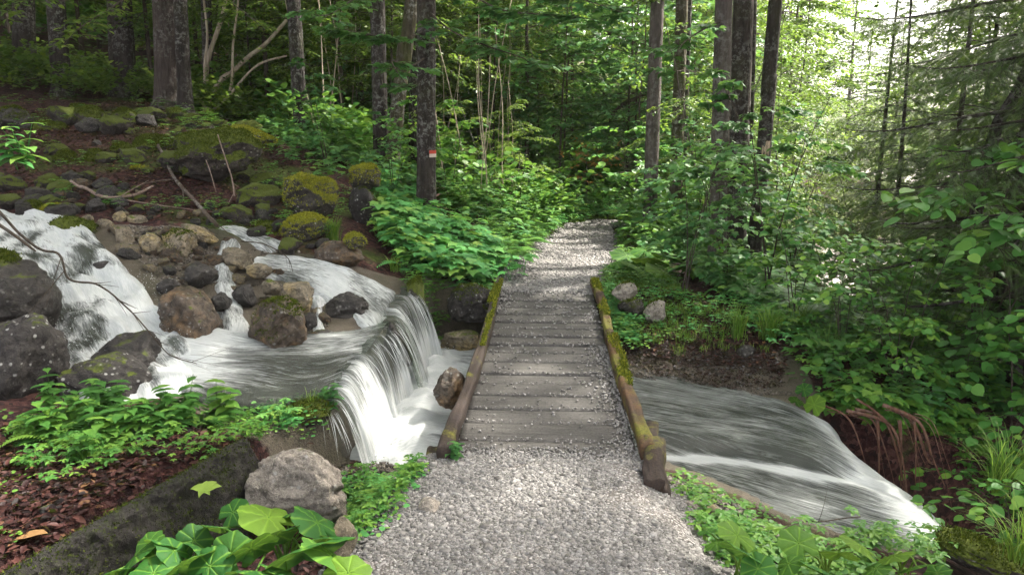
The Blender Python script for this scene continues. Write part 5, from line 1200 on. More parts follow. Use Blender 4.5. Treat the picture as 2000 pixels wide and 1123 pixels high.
grass_tuft(1950, 960, 90, .55, .45, "long dim grass blades arching over the ravine at the right edge", d=4.6)
grass_tuft(1985, 1090, 80, .35, .3, "grass tuft at the bottom right corner", d=3.4)
grass_tuft(612, 800, 36, .16, .14, "short grass on the mossy rim beside the waterfall", .004)
grass_tuft(1325, 690, 40, .12, .1, "thin short grass on the dark soil of the right bank", .003)
acc = Acc(); r = np.random.RandomState(9)
for poly, n in (([(1155, 560), (1180, 530), (1215, 530), (1330, 560), (1340, 580), (1170, 590)], 240), ([(1010, 520), (1060, 480), (1110, 440), (1060, 430), (980, 500)], 160), ([(1190, 450), (1270, 450), (1280, 490), (1206, 490)], 110), ([(1110, 428), (1210, 428), (1200, 445), (1112, 445)], 120), ([(1200, 570), (1400, 600), (1500, 690), (1250, 680)], 220)):
    for p in zone(poly, n, r):
        V, F, A = blades(r, 9, .10, .06, .004, .02, 3); acc.add(V + p, F, A)
tag(link("verge_grass", acc.mesh("verge_grass", M['grass'])), "short green grass along the edges of the path", "grass", kind='stuff')

# ------------------------------------------------------------------ plants with big round leaves
def big_leaf(r, R, lobes=True):
    nr, na = 7, 56; a = np.linspace(0, 2 * pi, na, endpoint=False); rad = np.linspace(.0, 1, nr + 1)[1:]
    notch = 1 - .7 * np.exp(-((np.abs(((a - 1.5 * pi + pi) % (2 * pi)) - pi)) / .2) ** 2)
    out = notch * (1 + .06 * np.cos(a * 7 + r.uniform(0, 6)) + .035 * np.abs(np.sin(a * 17)) + .02 * r.normal(0, 1, na))
    RR = R * rad[:, None] * (1 + (out[None] - 1) * rad[:, None] ** 1.2)
    x = RR * np.cos(a); y = RR * np.sin(a)
    nv = 7; va = 1.5 * pi + (np.arange(nv) + 1) * 2 * pi / (nv + 1); da = np.abs(((a[:, None] - va[None] + pi) % (2 * pi)) - pi).min(1)
    vein = np.exp(-(da[None] * (rad[:, None] * 1.0 + .15) / .045) ** 2)
    z = R * (.02 * rad[:, None] ** .5 * (da[None] / .4) + .05 * rad[:, None] ** 2 * np.sin(a * 3 + r.uniform(0, 6)) - .16 * rad[:, None] ** 2 + .02 * np.cos(rad[:, None] * 20 + a * 5))
    V = np.vstack([[0, 0, -.03 * R], np.stack([x, y, z], -1).reshape(-1, 3)]); vn = np.concatenate([[1], vein.ravel()])
    i = (np.arange(nr - 1) * na)[:, None] + 1; j = np.arange(na)[None]; k = (j + 1) % na
    F4 = np.stack([i + j, i + na + j, i + na + k, i + k], -1).reshape(-1, 4); F3 = np.stack([np.zeros(na, int), 1 + np.arange(na), 1 + (np.arange(na) + 1) % na], -1)
    return V, [F4, F3], vn
def big_plant(specs, root, label, seed, gain=1.3):
    """specs: (px, py, distance, radius m, tilt x, tilt y, tone)"""
    r = np.random.RandomState(seed); e = empty("broadleaf_plant", root); tag(e, label, "plant")
    stems = Acc()
    for (px, py, d, R, tx, ty, tn) in specs:
        p = at_y(px, py, d) - root; V, F, vn = big_leaf(r, R * gain)
        me = new_mesh("leaf", V, F, M['bigleaf'], True, {'tone': np.full(len(V), tn) + r.normal(0, .03), 'vein': vn})
        link("leaf", me, e, p, (radians(tx*1.0), radians(ty), r.uniform(0, 6.3)))
        V, F = tube(smooth_path([[r.normal(0, .02), r.normal(0, .02), 0], p * [.35, .35, .6], p], 8), np.linspace(.006, .0035, 8), 6); stems.add(V, F, .6)
    link("stems", stems.mesh("stems", M['grass']), e); return e
big_plant([(525, 1010, 2.75, .088, 25, 0, 1.0), (590, 1075, 2.45, .135, 38, 10, .35), (490, 1070, 2.5, .07, 50, -30, .6), (455, 1000, 2.8, .05, 30, 20, .55), (650, 1085, 2.4, .09, 30, 30, .6), (680, 1118, 2.3, .06, 20, 10, 1.0), (560, 1115, 2.35, .07, 40, -10, .3), (430, 1030, 2.65, .05, 40, 10, .4), (620, 1020, 2.7, .08, 35, 15, .45), (540, 1045, 2.62, .07, 45, 0, .25), (500, 1115, 2.3, .07, 35, 0, .5), (640, 1050, 2.55, .07, 30, 20, .3), (470, 985, 2.95, .045, 30, 0, .7), (575, 1000, 2.85, .05, 30, 0, .3)], Wz(560, 1130, -.33), "big round leaved plant with one yellow green leaf at the bottom left of the gravel", 1)
big_plant([(320, 1060, 2.55, .055, 40, -20, .55), (355, 1105, 2.4, .085, 45, 0, .5), (265, 1085, 2.5, .065, 35, -20, .4), (410, 1105, 2.4, .06, 30, 20, .5), (380, 1055, 2.6, .05, 50, 10, .35), (300, 1118, 2.4, .06, 20, 10, .6), (450, 1080, 2.5, .06, 40, -30, .5), (225, 1115, 2.45, .06, 30, -20, .35), (340, 1075, 2.5, .05, 40, 0, .25), (290, 1060, 2.6, .045, 30, -10, .5), (400, 1075, 2.55, .06, 45, 10, .3)], Wz(370, 1150, -.33), "darker clump of round leaves under the concrete wall at the bottom left", 2)
big_plant([(1440, 1045, 2.85, .062, 25, 15, .9), (1455, 1080, 2.7, .075, 45, 0, .45), (1400, 1060, 2.8, .04, 20, 10, .8), (1380, 1035, 2.9, .03, 20, 10, .6), (1480, 1110, 2.6, .05, 35, -20, .5)], Wz(1450, 1140, -.12), "round leaved plant beside the gravel at the bottom right", 3)
big_plant([(1560, 1060, 2.8, .06, 30, -10, .8), (1640, 1080, 2.7, .055, 40, 10, .6), (1680, 1065, 2.8, .06, 25, 15, .85), (1600, 1110, 2.6, .06, 35, 10, .5), (1540, 1100, 2.65, .045, 35, 0, .7)], Wz(1610, 1140, -.3), "middle of three round leaved plants by the right water", 4)
big_plant([(1745, 1085, 2.75, .06, 30, 20, .8), (1790, 1105, 2.7, .055, 35, 20, .7), (1710, 1110, 2.7, .045, 30, 10, .5), (1830, 1118, 2.7, .04, 30, 10, .6)], Wz(1760, 1145, -.38), "farthest right of three round leaved plants by the right water", 5)
p = hit(1255, 535)
big_plant([(1225, 500, 9.2, .16, 20, 0, .5), (1270, 508, 9.0, .17, 22, 10, .75), (1305, 500, 9.1, .15, 20, 10, .5), (1245, 522, 8.7, .15, 25, -10, .6), (1290, 530, 8.6, .14, 25, 15, .8), (1325, 520, 8.8, .13, 20, 10, .4), (1260, 488, 9.5, .14, 15, 0, .45), (1205, 515, 8.9, .11, 20, -10, .5)], p, "clump of large pale green round leaves right of the path beyond the bridge", 6)
big_plant([(1590, 790, 5.6, .065, 55, 0, 1.0), (1555, 782, 5.7, .045, 50, -20, .3), (1570, 760, 5.8, .05, 40, 10, .3)], hit(1575, 800), "small plant with one pale heart shaped leaf at the water's edge", 7)
for poly, n, s0, s1 in (([(1290, 925), (1400, 965), (1500, 1030), (1560, 1060), (1450, 1075), (1370, 1020), (1285, 965)], 1500, .006, .026), ([(640, 900), (760, 905), (880, 905), (850, 960), (700, 965), (640, 950)], 900, .006, .03), ([(400, 800), (520, 800), (560, 860), (450, 880)], 240, .004, .014), ([(200, 440), (420, 450), (430, 560), (320, 560)], 900, .006, .03), ([(480, 480), (640, 500), (640, 660), (500, 670)], 500, .006, .025), ([(1220, 720), (1530, 765), (1600, 810), (1400, 795), (1230, 770)], 900, .004, .014)):
    Pz = zone(poly, n, rz_); V, F, A = stones(Pz + [0, 0, .004], np.clip(rz_.lognormal(math.log((s0 + s1) / 2.6), .4, len(Pz)), s0, s1), 5); tag(link("shore_gravel", new_mesh("shore_gravel", V, F, M['shore'], False, {'tone': A})), "small brown and grey stones and grit along the water's edge", "gravel", kind='stuff')
# soft herbs
def herb(kind, px, py, n, sz, mat, label, seed, spread=.16, name="leafy_herb", d=None, cat="herb", dz=0):
    r = np.random.RandomState(seed); c = hit(px, py) if d is None else at_y(px, py, d)
    for k in range(n):
        o = c + [r.normal(0, spread) * (k > 0), r.normal(0, spread) * (k > 0), 0]
        if d is None: o[2] = h1(o[0], o[1])
        O, D, N, S, T = rec_place(PR[kind], np.zeros((1, 3)), np.array([r.uniform(.8, 1.2) * sz]), r); acc = Acc()
        V, F, A = leaves_mesh(TP_OF[kind], O, D, N, S, T); acc.add(V, F, np.clip(A, 0, 1))
        for q_ in range(len(O)):
            V, F = tube(np.array([[0, 0, -.01], O[q_] * [.4, .4, .55], O[q_]]), .0016, 3, False); acc.add(V, F, .4)
        e = link(name, acc.mesh(name, M[mat], False), None, o); tag(e, label, cat, (label if n > 1 else None))
herb('nettle', 260, 850, 13, .9, 'herb', "dark green drooping leafy herb below the lichen boulder", 1, .17)
herb('nettle', 350, 840, 11, .95, 'herb', "tallest drooping leafy herb near the corner of the ledge pool", 2, .13)
herb('nettle', 150, 820, 11, .85, 'herb', "leafy herb left of the drooping herbs in the leaf litter", 3, .14)
herb('fern', 115, 870, 2, .6, 'herb', "feathery low fern in the red leaf litter", 4, .05, "fern", cat="fern")
herb('fern', 410, 830, 2, .7, 'herb', "feathery herb at the mossy hump of the ledge pool", 5, .05, "fern", cat="fern")
herb('trifol', 560, 840, 5, .9, 'brightherb', "small bright lobed herb on the mossy rim of the ledge", 6, .07)
herb('nettle', 635, 820, 2, .6, 'maple', "slender herb standing right at the lip of the waterfall", 7, .03)
herb('trifol', 100, 920, 5, .8, 'herb', "small green herb in the leaf litter left", 8, .08)
herb('trifol', 250, 900, 4, .8, 'herb', "tiny yellowish herb on the leaf litter near the wall", 9, .07)
herb('nettle', 870, 900, 3, .45, 'maple', "small green plant at the near left end of the bridge", 10, .04)
herb('trifol', 1228, 900, 3, .8, 'maple', "two small leaves sprouting at the near right end of the bridge", 11, .03)
herb('fern', 700, 960, 3, .45, 'herb', "feathery fine herb beside the granite boulder", 12, .08, "fern", cat="fern")
herb('nettle', 35, 330, 2, 1.0, 'brightherb', "bright leaf sprig hanging at the left edge", 13, .03, d=4.2)
herb('lobed', 960, 530, 14, 1.3, 'brightherb', "lush bright green plant drooping over the round boulder", 14, .22)
herb('nettle', 1610, 680, 6, 1.2, 'herb', "tall pale weed on the right bank", 15, .15)
p = Wz(395, 955, .0); L_ = Leaves(); L_.add(np.tile([[0, 0, .0]], (6, 1)), np.array([[1, .1, 0], [-1, .1, 0], [.6, -.8, 0], [-.3, -.9, 0], [.9, .5, .1], [.2, .9, .1]]), [0, 0, 1.], np.array([.075, .06, .05, .05, .06, .04]), 1.0)
tag(link("fallen_leaf_sprig", L_.mesh("fallen_leaf_sprig", 'nettle', M['grass']), None, at_y(398, 952, 3.15), (radians(25), 0, .2)), "single yellow green sprig caught against the dark wall", "leaf sprig")
L_ = Leaves(); L_.add([[0, 0, 0]], [1, .3, .1], [0, .2, 1.], .12, 1.0); tag(link("curled_leaf", L_.mesh("curled_leaf", 'round', M['dryleaf']), None, hit(62, 1065) + [-.06, 0, .03]), "large curled tan leaf lying on the litter at the lower left", "fallen leaf")

# ------------------------------------------------------------------ tall trees
tallA = gen_tree(501, 9.0, .10, .02, 3.6, 46, 9, 7, .26, up=.5, profile='oval', tlen=1.1, branch_wood=True)
tallB = gen_tree(502, 10.0, .10, .02, 3.0, 50, 9, 7, .24, up=.1, profile='cone', tlen=1.0, branch_wood=True)
crown_me = {'broad': tallA[1].mesh("crown", 'simple', M['beech']), 'spruce': tallB[1].mesh("crown", 'simple', M['needle'])}
limb_me = {'broad': tallA[0].mesh("limbs", M['bark_dark']), 'spruce': tallB[0].mesh("limbs", M['bark_dark'])}
def tall_tree(px, py, d, pxt, wpx, mat, label, kind='spruce', name="spruce_tree", hgt=15, cs=1.0, cz=6.5, mids=(), seed=0, sub=None, group=None, crown=True):
    b = at_y(px, py, d); b[2] = h1(b[0], b[1]) - .05; t0 = at_y(pxt, 0, d); r0 = wpx / 2 * depth(b) / FPX
    up = (t0 - b) / max(t0[2] - b[2], .5); pts = [b] + [at_y(a, c, d) for a, c in mids] + [t0, t0 + up * max(3.0, (hgt - (t0[2] - b[2])))]
    pts = smooth_path(pts, 44); z = pts[:, 2] - b[2]; rad = r0 * (1.04 - .035 * z) + r0 * .55 * np.exp(-z / .16); rad = np.maximum(rad, .01)
    V, F = tube(pts - b, rad, 18, True, .10, int(px)); e = empty(name, b); tag(e, label, "tree", group)
    link("trunk", new_mesh("trunk", V, F, M[mat]), e)
    if crown:
        tp = pts[-1] - b; f = cz / max(tp[2], .1); c = np.array([tp[0] * f, tp[1] * f, cz]); rzz = random.Random(int(px)).uniform(0, 6.3)
        co = link("crown", crown_me[kind], e, c, (0, 0, rzz), cs); link("limbs", limb_me[kind], e, c, (0, 0, rzz), cs)
    return e
random.seed(5)
tall_tree(128, 240, 14, 108, 34, 'bark_lichen', "dark tree with pale lichen speckles at the far left", 'broad', "beech_tree", cz=2.3)
tall_tree(60, 225, 16, 44, 40, 'bark_dark', "black trunk left of the lichen speckled tree", 'broad', "beech_tree", cz=2.0)
tall_tree(245, 215, 15, 232, 46, 'bark_dark', "thick dark trunk between the lichen tree and the twin trunks")
t2 = tall_tree(328, 208, 13, 322, 46, 'bark_brown', "thickest grey brown trunk in the left group", 'broad', "beech_tree", cz=3.0)
tall_tree(362, 215, 12.8, 352, 26, 'bark_lichen', "narrow lichen flecked trunk hugging the thick grey brown one", 'broad', "beech_tree", crown=False)
tall_tree(408, 205, 15, 402, 20, 'bark_dark', "dark slim trunk behind the bent pale stems", 'broad', cz=3.2)
tall_tree(590, 275, 12.6, 573, 27, 'bark_lichen', "single straight dark trunk standing alone left of centre")
tall_tree(745, 345, 12.0, 737, 29, 'bark_dark', "left trunk of the trio by the bright bank")
t7 = tall_tree(762, 358, 11.9, 805, 27, 'bark_mossy', "mossy leaning trunk with a torn pale strip, middle of the trio", 'broad', "beech_tree", mids=((778, 200), (790, 90)))
V, F = tube(smooth_path([at_y(757, 352, 11.82), at_y(760, 318, 11.83), at_y(765, 290, 11.83), at_y(770, 262, 11.87)], 10) - np.array(t7.location), np.array([.03, .05, .055, .05, .06, .05, .045, .04, .03, .01]), 8, True, .3, 4); V[:, 1] += 0.02
link("torn_strip", new_mesh("torn_strip", V, F, M['torn']), t7)
tall_tree(812, 330, 14.5, 812, 28, 'bark_lichen', "pale flecked trunk just behind the marked tree", 'broad', "beech_tree", crown=False)
t8 = tall_tree(832, 430, 10.0, 833, 36, 'bark_dark', "dark trunk with a small red and white trail mark beside the bright bank")
for k, (py, colr, nm) in enumerate(((297, (.42, .06, .04), 'red_trail_mark'), (304, (.55, .45, .40), 'pale_trail_mark'))):
    qn = NT(nm); M[nm] = qn.out(qn.principled(colr, .8)); a_ = np.linspace(-1.15, -.35, 9); c0 = at_y(833.5, py, 10) - np.array(t8.location); rr = .139
    A_ = np.stack([c0[0] + rr * np.sin(-a_), c0[1] - rr * np.cos(a_), c0[2] + 0 * a_], -1); V = np.vstack([A_ + [0, 0, .024], A_ - [0, 0, .02]]); i = np.arange(8)
    link("trail_mark", new_mesh("trail_mark", V, np.stack([i, i + 9, i + 10, i + 1], -1), M[nm]), t8)
tall_tree(1268, 462, 12, 1284, 27, 'bark_grey', "straight brown trunk closest to the right of the path", mids=((1275, 240),))
tall_tree(1318, 440, 13, 1332, 24, 'bark_mossy', "dark trunk with a scuffed pale foot, second right of the path", 'broad', "beech_tree")
t11 = tall_tree(1404, 455, 9.6, 1414, 34, 'bark_grey', "smooth pale grey straight trunk in the right group")
tall_tree(1438, 470, 10.6, 1452, 40, 'bark_dark', "thick dark trunk directly right of the smooth grey one", cs=1.1)
tall_tree(1462, 450, 13, 1473, 12, 'bark_dark', "very thin dark trunk between two thick ones on the right", crown=False)
t14 = tall_tree(1470, 500, 9.8, 1515, 27, 'bark_lichen', "leaning dark trunk with a pale bare patch low down, right group", 'broad', "beech_tree", mids=((1492, 290), (1504, 150)))
V, F = tube(smooth_path([at_y(1491, 318, 9.765), at_y(1494, 290, 9.765), at_y(1497, 262, 9.775)], 8) - np.array(t14.location), np.array([.01, .04, .06, .062, .062, .06, .04, .01]), 8, True, .2, 4)
link("bare_patch", new_mesh("bare_patch", V, F, M['torn']), t14)
tall_tree(1330, 430, 15, 1345, 14, 'bark_dark', "slim dark trunk behind the second tree right of the path", crown=False)
for k, (x, y, kd, cs_) in enumerate([(6.2, 2.2, 'broad', 1.25), (11.5, 6.4, 'spruce', 1.2), (10.5, 9.5, 'broad', 1.3), (5.2, -2.2, 'broad', 1.2), (9.4, .5, 'broad', 1.3), (12.5, 4.5, 'broad', 1.2), (-4.6, 2.2, 'broad', 1.2), (-6.5, 6.0, 'spruce', 1.3), (-5.5, -1.5, 'broad', 1.3)]):  # unseen trees added to keep direct sun off the foreground and left rocks
    b = np.array([x, y, h1(x, y)]); e = empty("beech_tree" if kd == 'broad' else "spruce_tree", b); tag(e, "unseen tall tree added to shade the foreground", "tree", "added shade trees out of view")
    V, F = tube([[0, 0, -.1], [.1, .05, 6], [0, .2, 14]], [.2, .15, .05], 14, True, .1, k); link("trunk", new_mesh("trunk", V, F, M['bark_dark']), e); cz = 7.0 if x > 0 else 6.0
    link("crown", crown_me[kd], e, (0, .1, cz), (0, 0, k * 1.3), cs_); link("limbs", limb_me[kd], e, (0, .1, cz), (0, 0, k * 1.3), cs_)
# limbs seen against the light, far centre right
def stick(pts_px, d, r0, r1, mat, name, label, cat="branch", side=0, seed=0, seg=6, ds=None, lift=None):
    P = np.array([hit(a, b) + [0, 0, lift] for a, b in pts_px]) if lift is not None else np.array([at_y(a, b, d if ds is None else ds[i]) for i, (a, b) in enumerate(pts_px)]); n = 10 * len(P); Q = smooth_path(P, n); o = Q[0].copy(); acc = Acc(); r = np.random.RandomState(seed)
    Q[:, 2] += fbm(Q * 3, 3, seed) * .03; rr = np.linspace(r0, r1, n); V, F = tube(Q - o, rr, seg, True, .2, seed); acc.add(V, F, .5)
    for k in range(side):
        i = r.randint(n // 4, n - 3); T = Q[i + 1] - Q[i - 1]; T /= np.linalg.norm(T); dd = T * .8 + r.normal(0, .5, 3); ln = r.uniform(.1, .3) * max(1, r0 / .01); m = 6; t = np.linspace(0, 1, m)[:, None]
        p = Q[i] - o + dd * ln * t + r.normal(0, .06, 3) * ln * t ** 2; V, F = tube(p, np.linspace(rr[i] * .5, rr[i] * .15, m), 4); acc.add(V, F, .5)
    return tag(link(name, acc.mesh(name, M[mat]), None, o), label, cat)
stick([(300, 268), (312, 300), (345, 365), (385, 410), (425, 455)], 8.4, .016, .022, 'fallen', "fallen_branch", "long fallen branch leaning down the leafy slope", seed=1, side=4, lift=.07)
stick([(425, 262), (440, 310), (452, 345), (458, 385)], 9.0, .006, .010, 'stick', "dead_twig", "thin pale twig hanging in front of the very large mossy rock", seed=2, side=3, ds=[8.6, 8.45, 8.35, 8.2])
stick([(402, 310), (412, 340), (422, 375)], 8.5, .005, .006, 'stick', "dead_twig", "short thin twig left of the pale hanging twig", seed=3, ds=[8.6, 8.4, 8.2])
stick([(-60, 350), (60, 480), (115, 500), (135, 545), (190, 558), (250, 600), (285, 640), (330, 690), (385, 712)], 4.7, .010, .003, 'twig', "dead_branch", "dark crooked twigged branch hanging across the white cascade", seed=4, side=16, ds=[4.6, 4.7, 4.75, 4.75, 4.75, 4.8, 4.8, 4.85, 4.9])
stick([(-60, 400), (0, 442), (45, 475), (70, 492)], 4.6, .015, .006, 'twig', "dead_branch", "short thick dark branch poking in over the head of the cascade", seed=5, side=1)
stick([(140, 370), (200, 400), (260, 395), (300, 380)], 7.6, .02, .012, 'stick', "fallen_branch", "mossy fallen branch among the rubble above the stream", seed=6, side=2, lift=.08)
stick([(470, 470), (520, 478), (560, 500), (572, 530)], 6.9, .006, .003, 'twig', "dead_twig", "thin dark twig over the trickle", seed=7, side=4)
stick([(1680, 1010), (1560, 1020), (1480, 1075)], 3.6, .004, .003, 'twig', "dead_twig", "thin bent twig lying across the right shallows", seed=8, side=1, ds=[3.9, 3.6, 3.2])
# bent pale stems in a patch of sun
e = empty("hazel_bush", at_y(400, 215, 14.5)); e.location.z = h1(e.location.x, e.location.y); o = np.array(e.location); tag(e, "bush of bent pale stems catching the sun, upper left", "bush")
for k, pts in enumerate([[(395, 215), (402, 150), (408, 110), (425, 60), (437, 20), (450, -60)], [(398, 215), (400, 130), (405, 70), (398, 0), (395, -60)], [(400, 215), (425, 165), (455, 140), (485, 112), (520, 85), (560, 40)], [(400, 215), (448, 180), (455, 90), (462, 30), (470, -40)], [(405, 215), (440, 195), (500, 130), (560, 110)]]):
    P = np.array([at_y(a, b, 14.5 - .1 * k) for a, b in pts]); P[0] = o - [0, 0, .05]; V, F = tube(smooth_path(P, 24) - o, np.linspace(.055, .03, 24) if k in (0, 2) else np.linspace(.03, .015, 24), 8, True, .15, k)
    link("stem", new_mesh("stem", V, F, M['bark_pale']), e)
L_ = Leaves(); r = np.random.RandomState(31)
for k in range(120):
    c = at_y(r.uniform(380, 600), r.uniform(-60, 190), r.uniform(13.8, 15.2)) - o; tp = c + np.array([r.normal(0, 1), r.normal(0, 1), r.normal(0, .1)]) * np.linspace(0, .4, 4)[:, None]; twig_leaves(L_, r, tp, .09, 12, .3, .3, .55)
link("crown", L_.mesh("crown", 'simple', M['beech']), e)

# ------------------------------------------------------------------ understorey: beech and maple saplings, one of each kind then copies
KIND = {}
def kind(k, *a, **kw):
    nm, bark, leafm, tpl = a; e = make_tree(nm, gen_tree(**kw), bark, leafm, tpl); KIND[k] = [e, False]; return e
kind('beechA', "beech_sapling", 'twig', 'beech', 'simple', seed=1, height=5.5, r0=.03, cb=.12, spread=1.9, nb=30, ntw=13, nlf=17, lsize=.085, lean=.5, tlen=.6)
kind('beechB', "beech_sapling", 'twig', 'beech', 'simple', seed=2, height=7.5, r0=.045, cb=.18, spread=2.3, nb=38, ntw=12, nlf=18, lsize=.09, lean=.4, tlen=.7)
kind('beechC', "beech_sapling", 'bark_grey', 'beech', 'simple', seed=3, height=4.0, r0=.022, cb=.08, spread=1.6, nb=26, ntw=11, nlf=16, lsize=.08, lean=.8, stems=2, tlen=.55)
kind('mapleA', "maple_sapling", 'twig', 'maple', 'maple', seed=4, height=3.2, r0=.016, cb=.2, spread=1.1, nb=18, ntw=6, nlf=7, lsize=.13, lean=.8, stems=3, tlen=.45)
kind('mapleB', "maple_sapling", 'twig', 'maple', 'maple', seed=5, height=5.5, r0=.03, cb=.2, spread=1.8, nb=26, ntw=7, nlf=9, lsize=.13, lean=.5, tlen=.6)
kind('hazel', "hazel_shrub", 'twig', 'hazelleaf', 'round', seed=6, height=2.2, r0=.012, cb=.15, spread=1.0, nb=20, ntw=6, nlf=7, lsize=.10, lean=.9, stems=4, tlen=.4, profile='even')
kind('farA', "woodland_tree", 'bark_dark', 'beech', 'simple', seed=7, height=17, r0=.16, cb=.03, spread=4.6, nb=60, ntw=12, nlf=16, lsize=.24, lean=.3, tlen=1.5)
kind('farB', "woodland_tree", 'bark_dark', 'beech', 'simple', seed=8, height=20, r0=.2, cb=.06, spread=4.0, nb=64, ntw=11, nlf=16, lsize=.25, lean=.2, tlen=1.4)
def plant(k, x, y, s, rz, label, cat, group, sink=0.0, dz=None):
    e, used = KIND[k]; z = h1(x, y) - sink
    if not used: KIND[k][1] = True; o = e; o.location = (x, y, z); o.rotation_euler = (0, 0, rz); o.scale = (s,) * 3
    else: o = copy_tree(e, (x, y, z), rz, s)
    return tag(o, label, cat, group)
r = np.random.RandomState(21)
def ok(x, y, m=.5): return poly_sd(np.array([x]), np.array([y]), PATH_POLY)[0] > m
def corridor(x, y): return .36 * y < x < .56 * y
def belt(n, x0, x1, y0, y1, kinds, s0, s1, label, cat, group, m=.8, cor=True, minsep=.8):
    pts = []; c = 0
    while len(pts) < n and c < n * 60:
        c += 1; x = r.uniform(x0, x1); y = r.uniform(y0, y1)
        if not ok(x, y, m) or (cor and corridor(x, y)) or (y < 33 and .375 * y < x < .47 * y): continue
        if any((x - a) ** 2 + (y - b) ** 2 < minsep ** 2 for a, b in pts): continue
        pts.append((x, y)); plant(kinds[r.randint(len(kinds))], x, y, r.uniform(s0, s1), r.uniform(0, 6.3), label, cat, group)
G = "young trees of the forest understorey"
belt(18, -5.5, -1.0, 14.2, 20.5, ['beechA', 'beechB', 'beechC'], .8, 1.1, "leafy young beech in the thicket left of the path", "tree", G, 1.0)
belt(12, -1.5, 1.8, 16, 22, ['beechA', 'beechB', 'mapleB'], .8, 1.15, "leafy young tree closing the view behind the bend of the path", "tree", G, .7)
belt(13, 2.4, 5.4, 12, 20, ['beechA', 'beechC', 'mapleB'], .8, 1.1, "young tree behind the trunks right of the path", "tree", G, 1.0)
belt(20, -13, -5, 15, 26, ['beechA', 'beechB'], .9, 1.3, "shaded young beech behind the left trunks", "tree", G, 1.0)
belt(20, -5, 9, 20, 29, ['beechA', 'beechB', 'mapleB'], 1.1, 1.5, "young tree deep in the wood behind the path", "tree", G, 1.0, True, 1.2)
belt(13, 6, 14, 12.5, 18, ['beechB', 'beechC'], .7, 1.0, "sunlit young tree down by the river bed", "tree", G, 1.0, False, 1.4)
belt(9, 9, 15, 13, 19, ['beechB'], 1.1, 1.4, "tall sunlit young beech by the river bed", "tree", G, 1.0, True, 1.2)
for x_, y_, s_ in ((9.8, 14.7, 1.3), (11.6, 16.4, 1.35), (9.4, 12.6, 1.2)): plant('beechB', x_, y_, s_, x_ * 3, "tall sunlit young beech by the river bed", "tree", G)
belt(44, -32, 16, 27, 50, ['farA', 'farB'], .7, 1.0, "tall tree in the distant wall of the forest", "tree", "tall trees of the distant forest", 1.0, True, 3.4)
belt(20, -34, -13, 10, 30, ['farA', 'farB'], .7, 1.0, "tall tree in the dark wood far left", "tree", "tall trees of the distant forest", 1.0, True, 3.4)
belt(40, 12, 60, 34, 62, ['farA', 'farB'], .42, .62, "tree on the bright far side of the river bed", "tree", "trees beyond the river bed", 1.0, False, 3.4)
belt(9, 16, 32, -4, 9, ['farA', 'farB'], .6, .8, "tree across the river bed to the right", "tree", "trees beyond the river bed", 1.0, True, 3.4)
# maples with bluish leaves beside the path, right
for k, (px, py, kd, s, lb) in enumerate([(1335, 575, 'mapleA', .62, "bluish green maple shrub nearest the bridge on the right"), (1420, 560, 'mapleA', .72, "bluish green maple shrub in front of the smooth grey trunk"), (1500, 590, 'mapleA', .8, "maple shrub with pale leaves in front of the leaning trunk"), (1300, 470, 'mapleA', .62, "low maple shrub between the first two trunks right of the path"),
        (1545, 545, 'mapleA', .6, "maple shrub at the edge of the bright river view"), (1380, 500, 'hazel', .8, "hazel shrub behind the maple shrubs on the right"), (1550, 640, 'hazel', .55, "small hazel shrub over the light grass tufts"), (1250, 440, 'hazel', .8, "leafy shrub at the foot of the first trunk right of the path"),
        (690, 300, 'mapleA', .8, "maple shrub left of the trunk trio"), (640, 330, 'mapleA', .5, "low spreading maple above the yellow mossy boulder"), (770, 400, 'mapleA', .4, "small maple at the feet of the trunk trio"), (880, 400, 'hazel', .7, "dim shrub right of the marked tree"), (1010, 430, 'beechC', .42, "low beech shrub on the left verge of the path"), (960, 400, 'beechC', .5, "shaded beech shrub above the path")]):
    p = hit(px, py); plant(kd, p[0], p[1], s, k * 1.7, lb, "shrub", None, .02)
# hazel shrubs at the right edge
for k, (x, y, s, lb) in enumerate([(3.3, 6.3, .62, "hazel shrub with round leaves above the reddish stems"), (4.1, 5.9, .85, "hazel shrub at the right edge beside the spruce trunk"), (4.6, 7.2, 1.0, "leafy hazel in front of the leaning spruce"), (3.75, 4.75, .8, "dark hazel at the right edge over the ravine"), (4.2, 6.7, 1.0, "hazel with arching branches halfway up the right edge"), (3.0, 6.7, .5, "low hazel right above the water's corner"), (5.0, 6.4, 1.2, "tallest hazel at the right edge")]):
    plant('hazel', x, y, s, k * 2.1, lb, "shrub", None, .05)
# overhanging sprays of maple leaves from the trunk trio
def spray_branch(pts_px, ds, label, seed, n=26, size=.11, mat='maple', tpl='maple', owner=None):
    P = np.array([at_y(a, b, ds[i]) for i, (a, b) in enumerate(pts_px)]); Q = smooth_path(P, 24); o = Q[0]; rr = np.random.RandomState(seed); acc = Acc(); L = Leaves()
    V, F = tube(Q - o, np.linspace(.014, .003, 24), 5); acc.add(V, F, .5)
    for k in range(n):
        i = rr.randint(3, 23); az = rr.uniform(0, 6.3); ln = rr.uniform(.15, .4); tp = Q[i] - o + np.array([cos(az), sin(az) * .6, -.12]) * ln * np.linspace(0, 1, 4)[:, None]; V, F = tube(tp, .0025, 3, False); acc.add(V, F, .5); twig_leaves(L, rr, tp, size, 7, .3, .25, .55)
    loc = o - np.array(owner.location); b = link("branch", acc.mesh("branch", M['twig']), owner, loc); link("foliage", L.mesh("foliage", tpl, M[mat]), b)
spray_branch([(833, 60), (790, 75), (740, 70), (680, 60), (640, 40)], [10, 9.6, 9.2, 9, 8.8], "", 1, 30, owner=t8)
spray_branch([(835, 110), (800, 130), (765, 120), (800, 170), (830, 150)], [10, 9.4, 9.0, 8.9, 8.8], "", 2, 16, owner=t8)
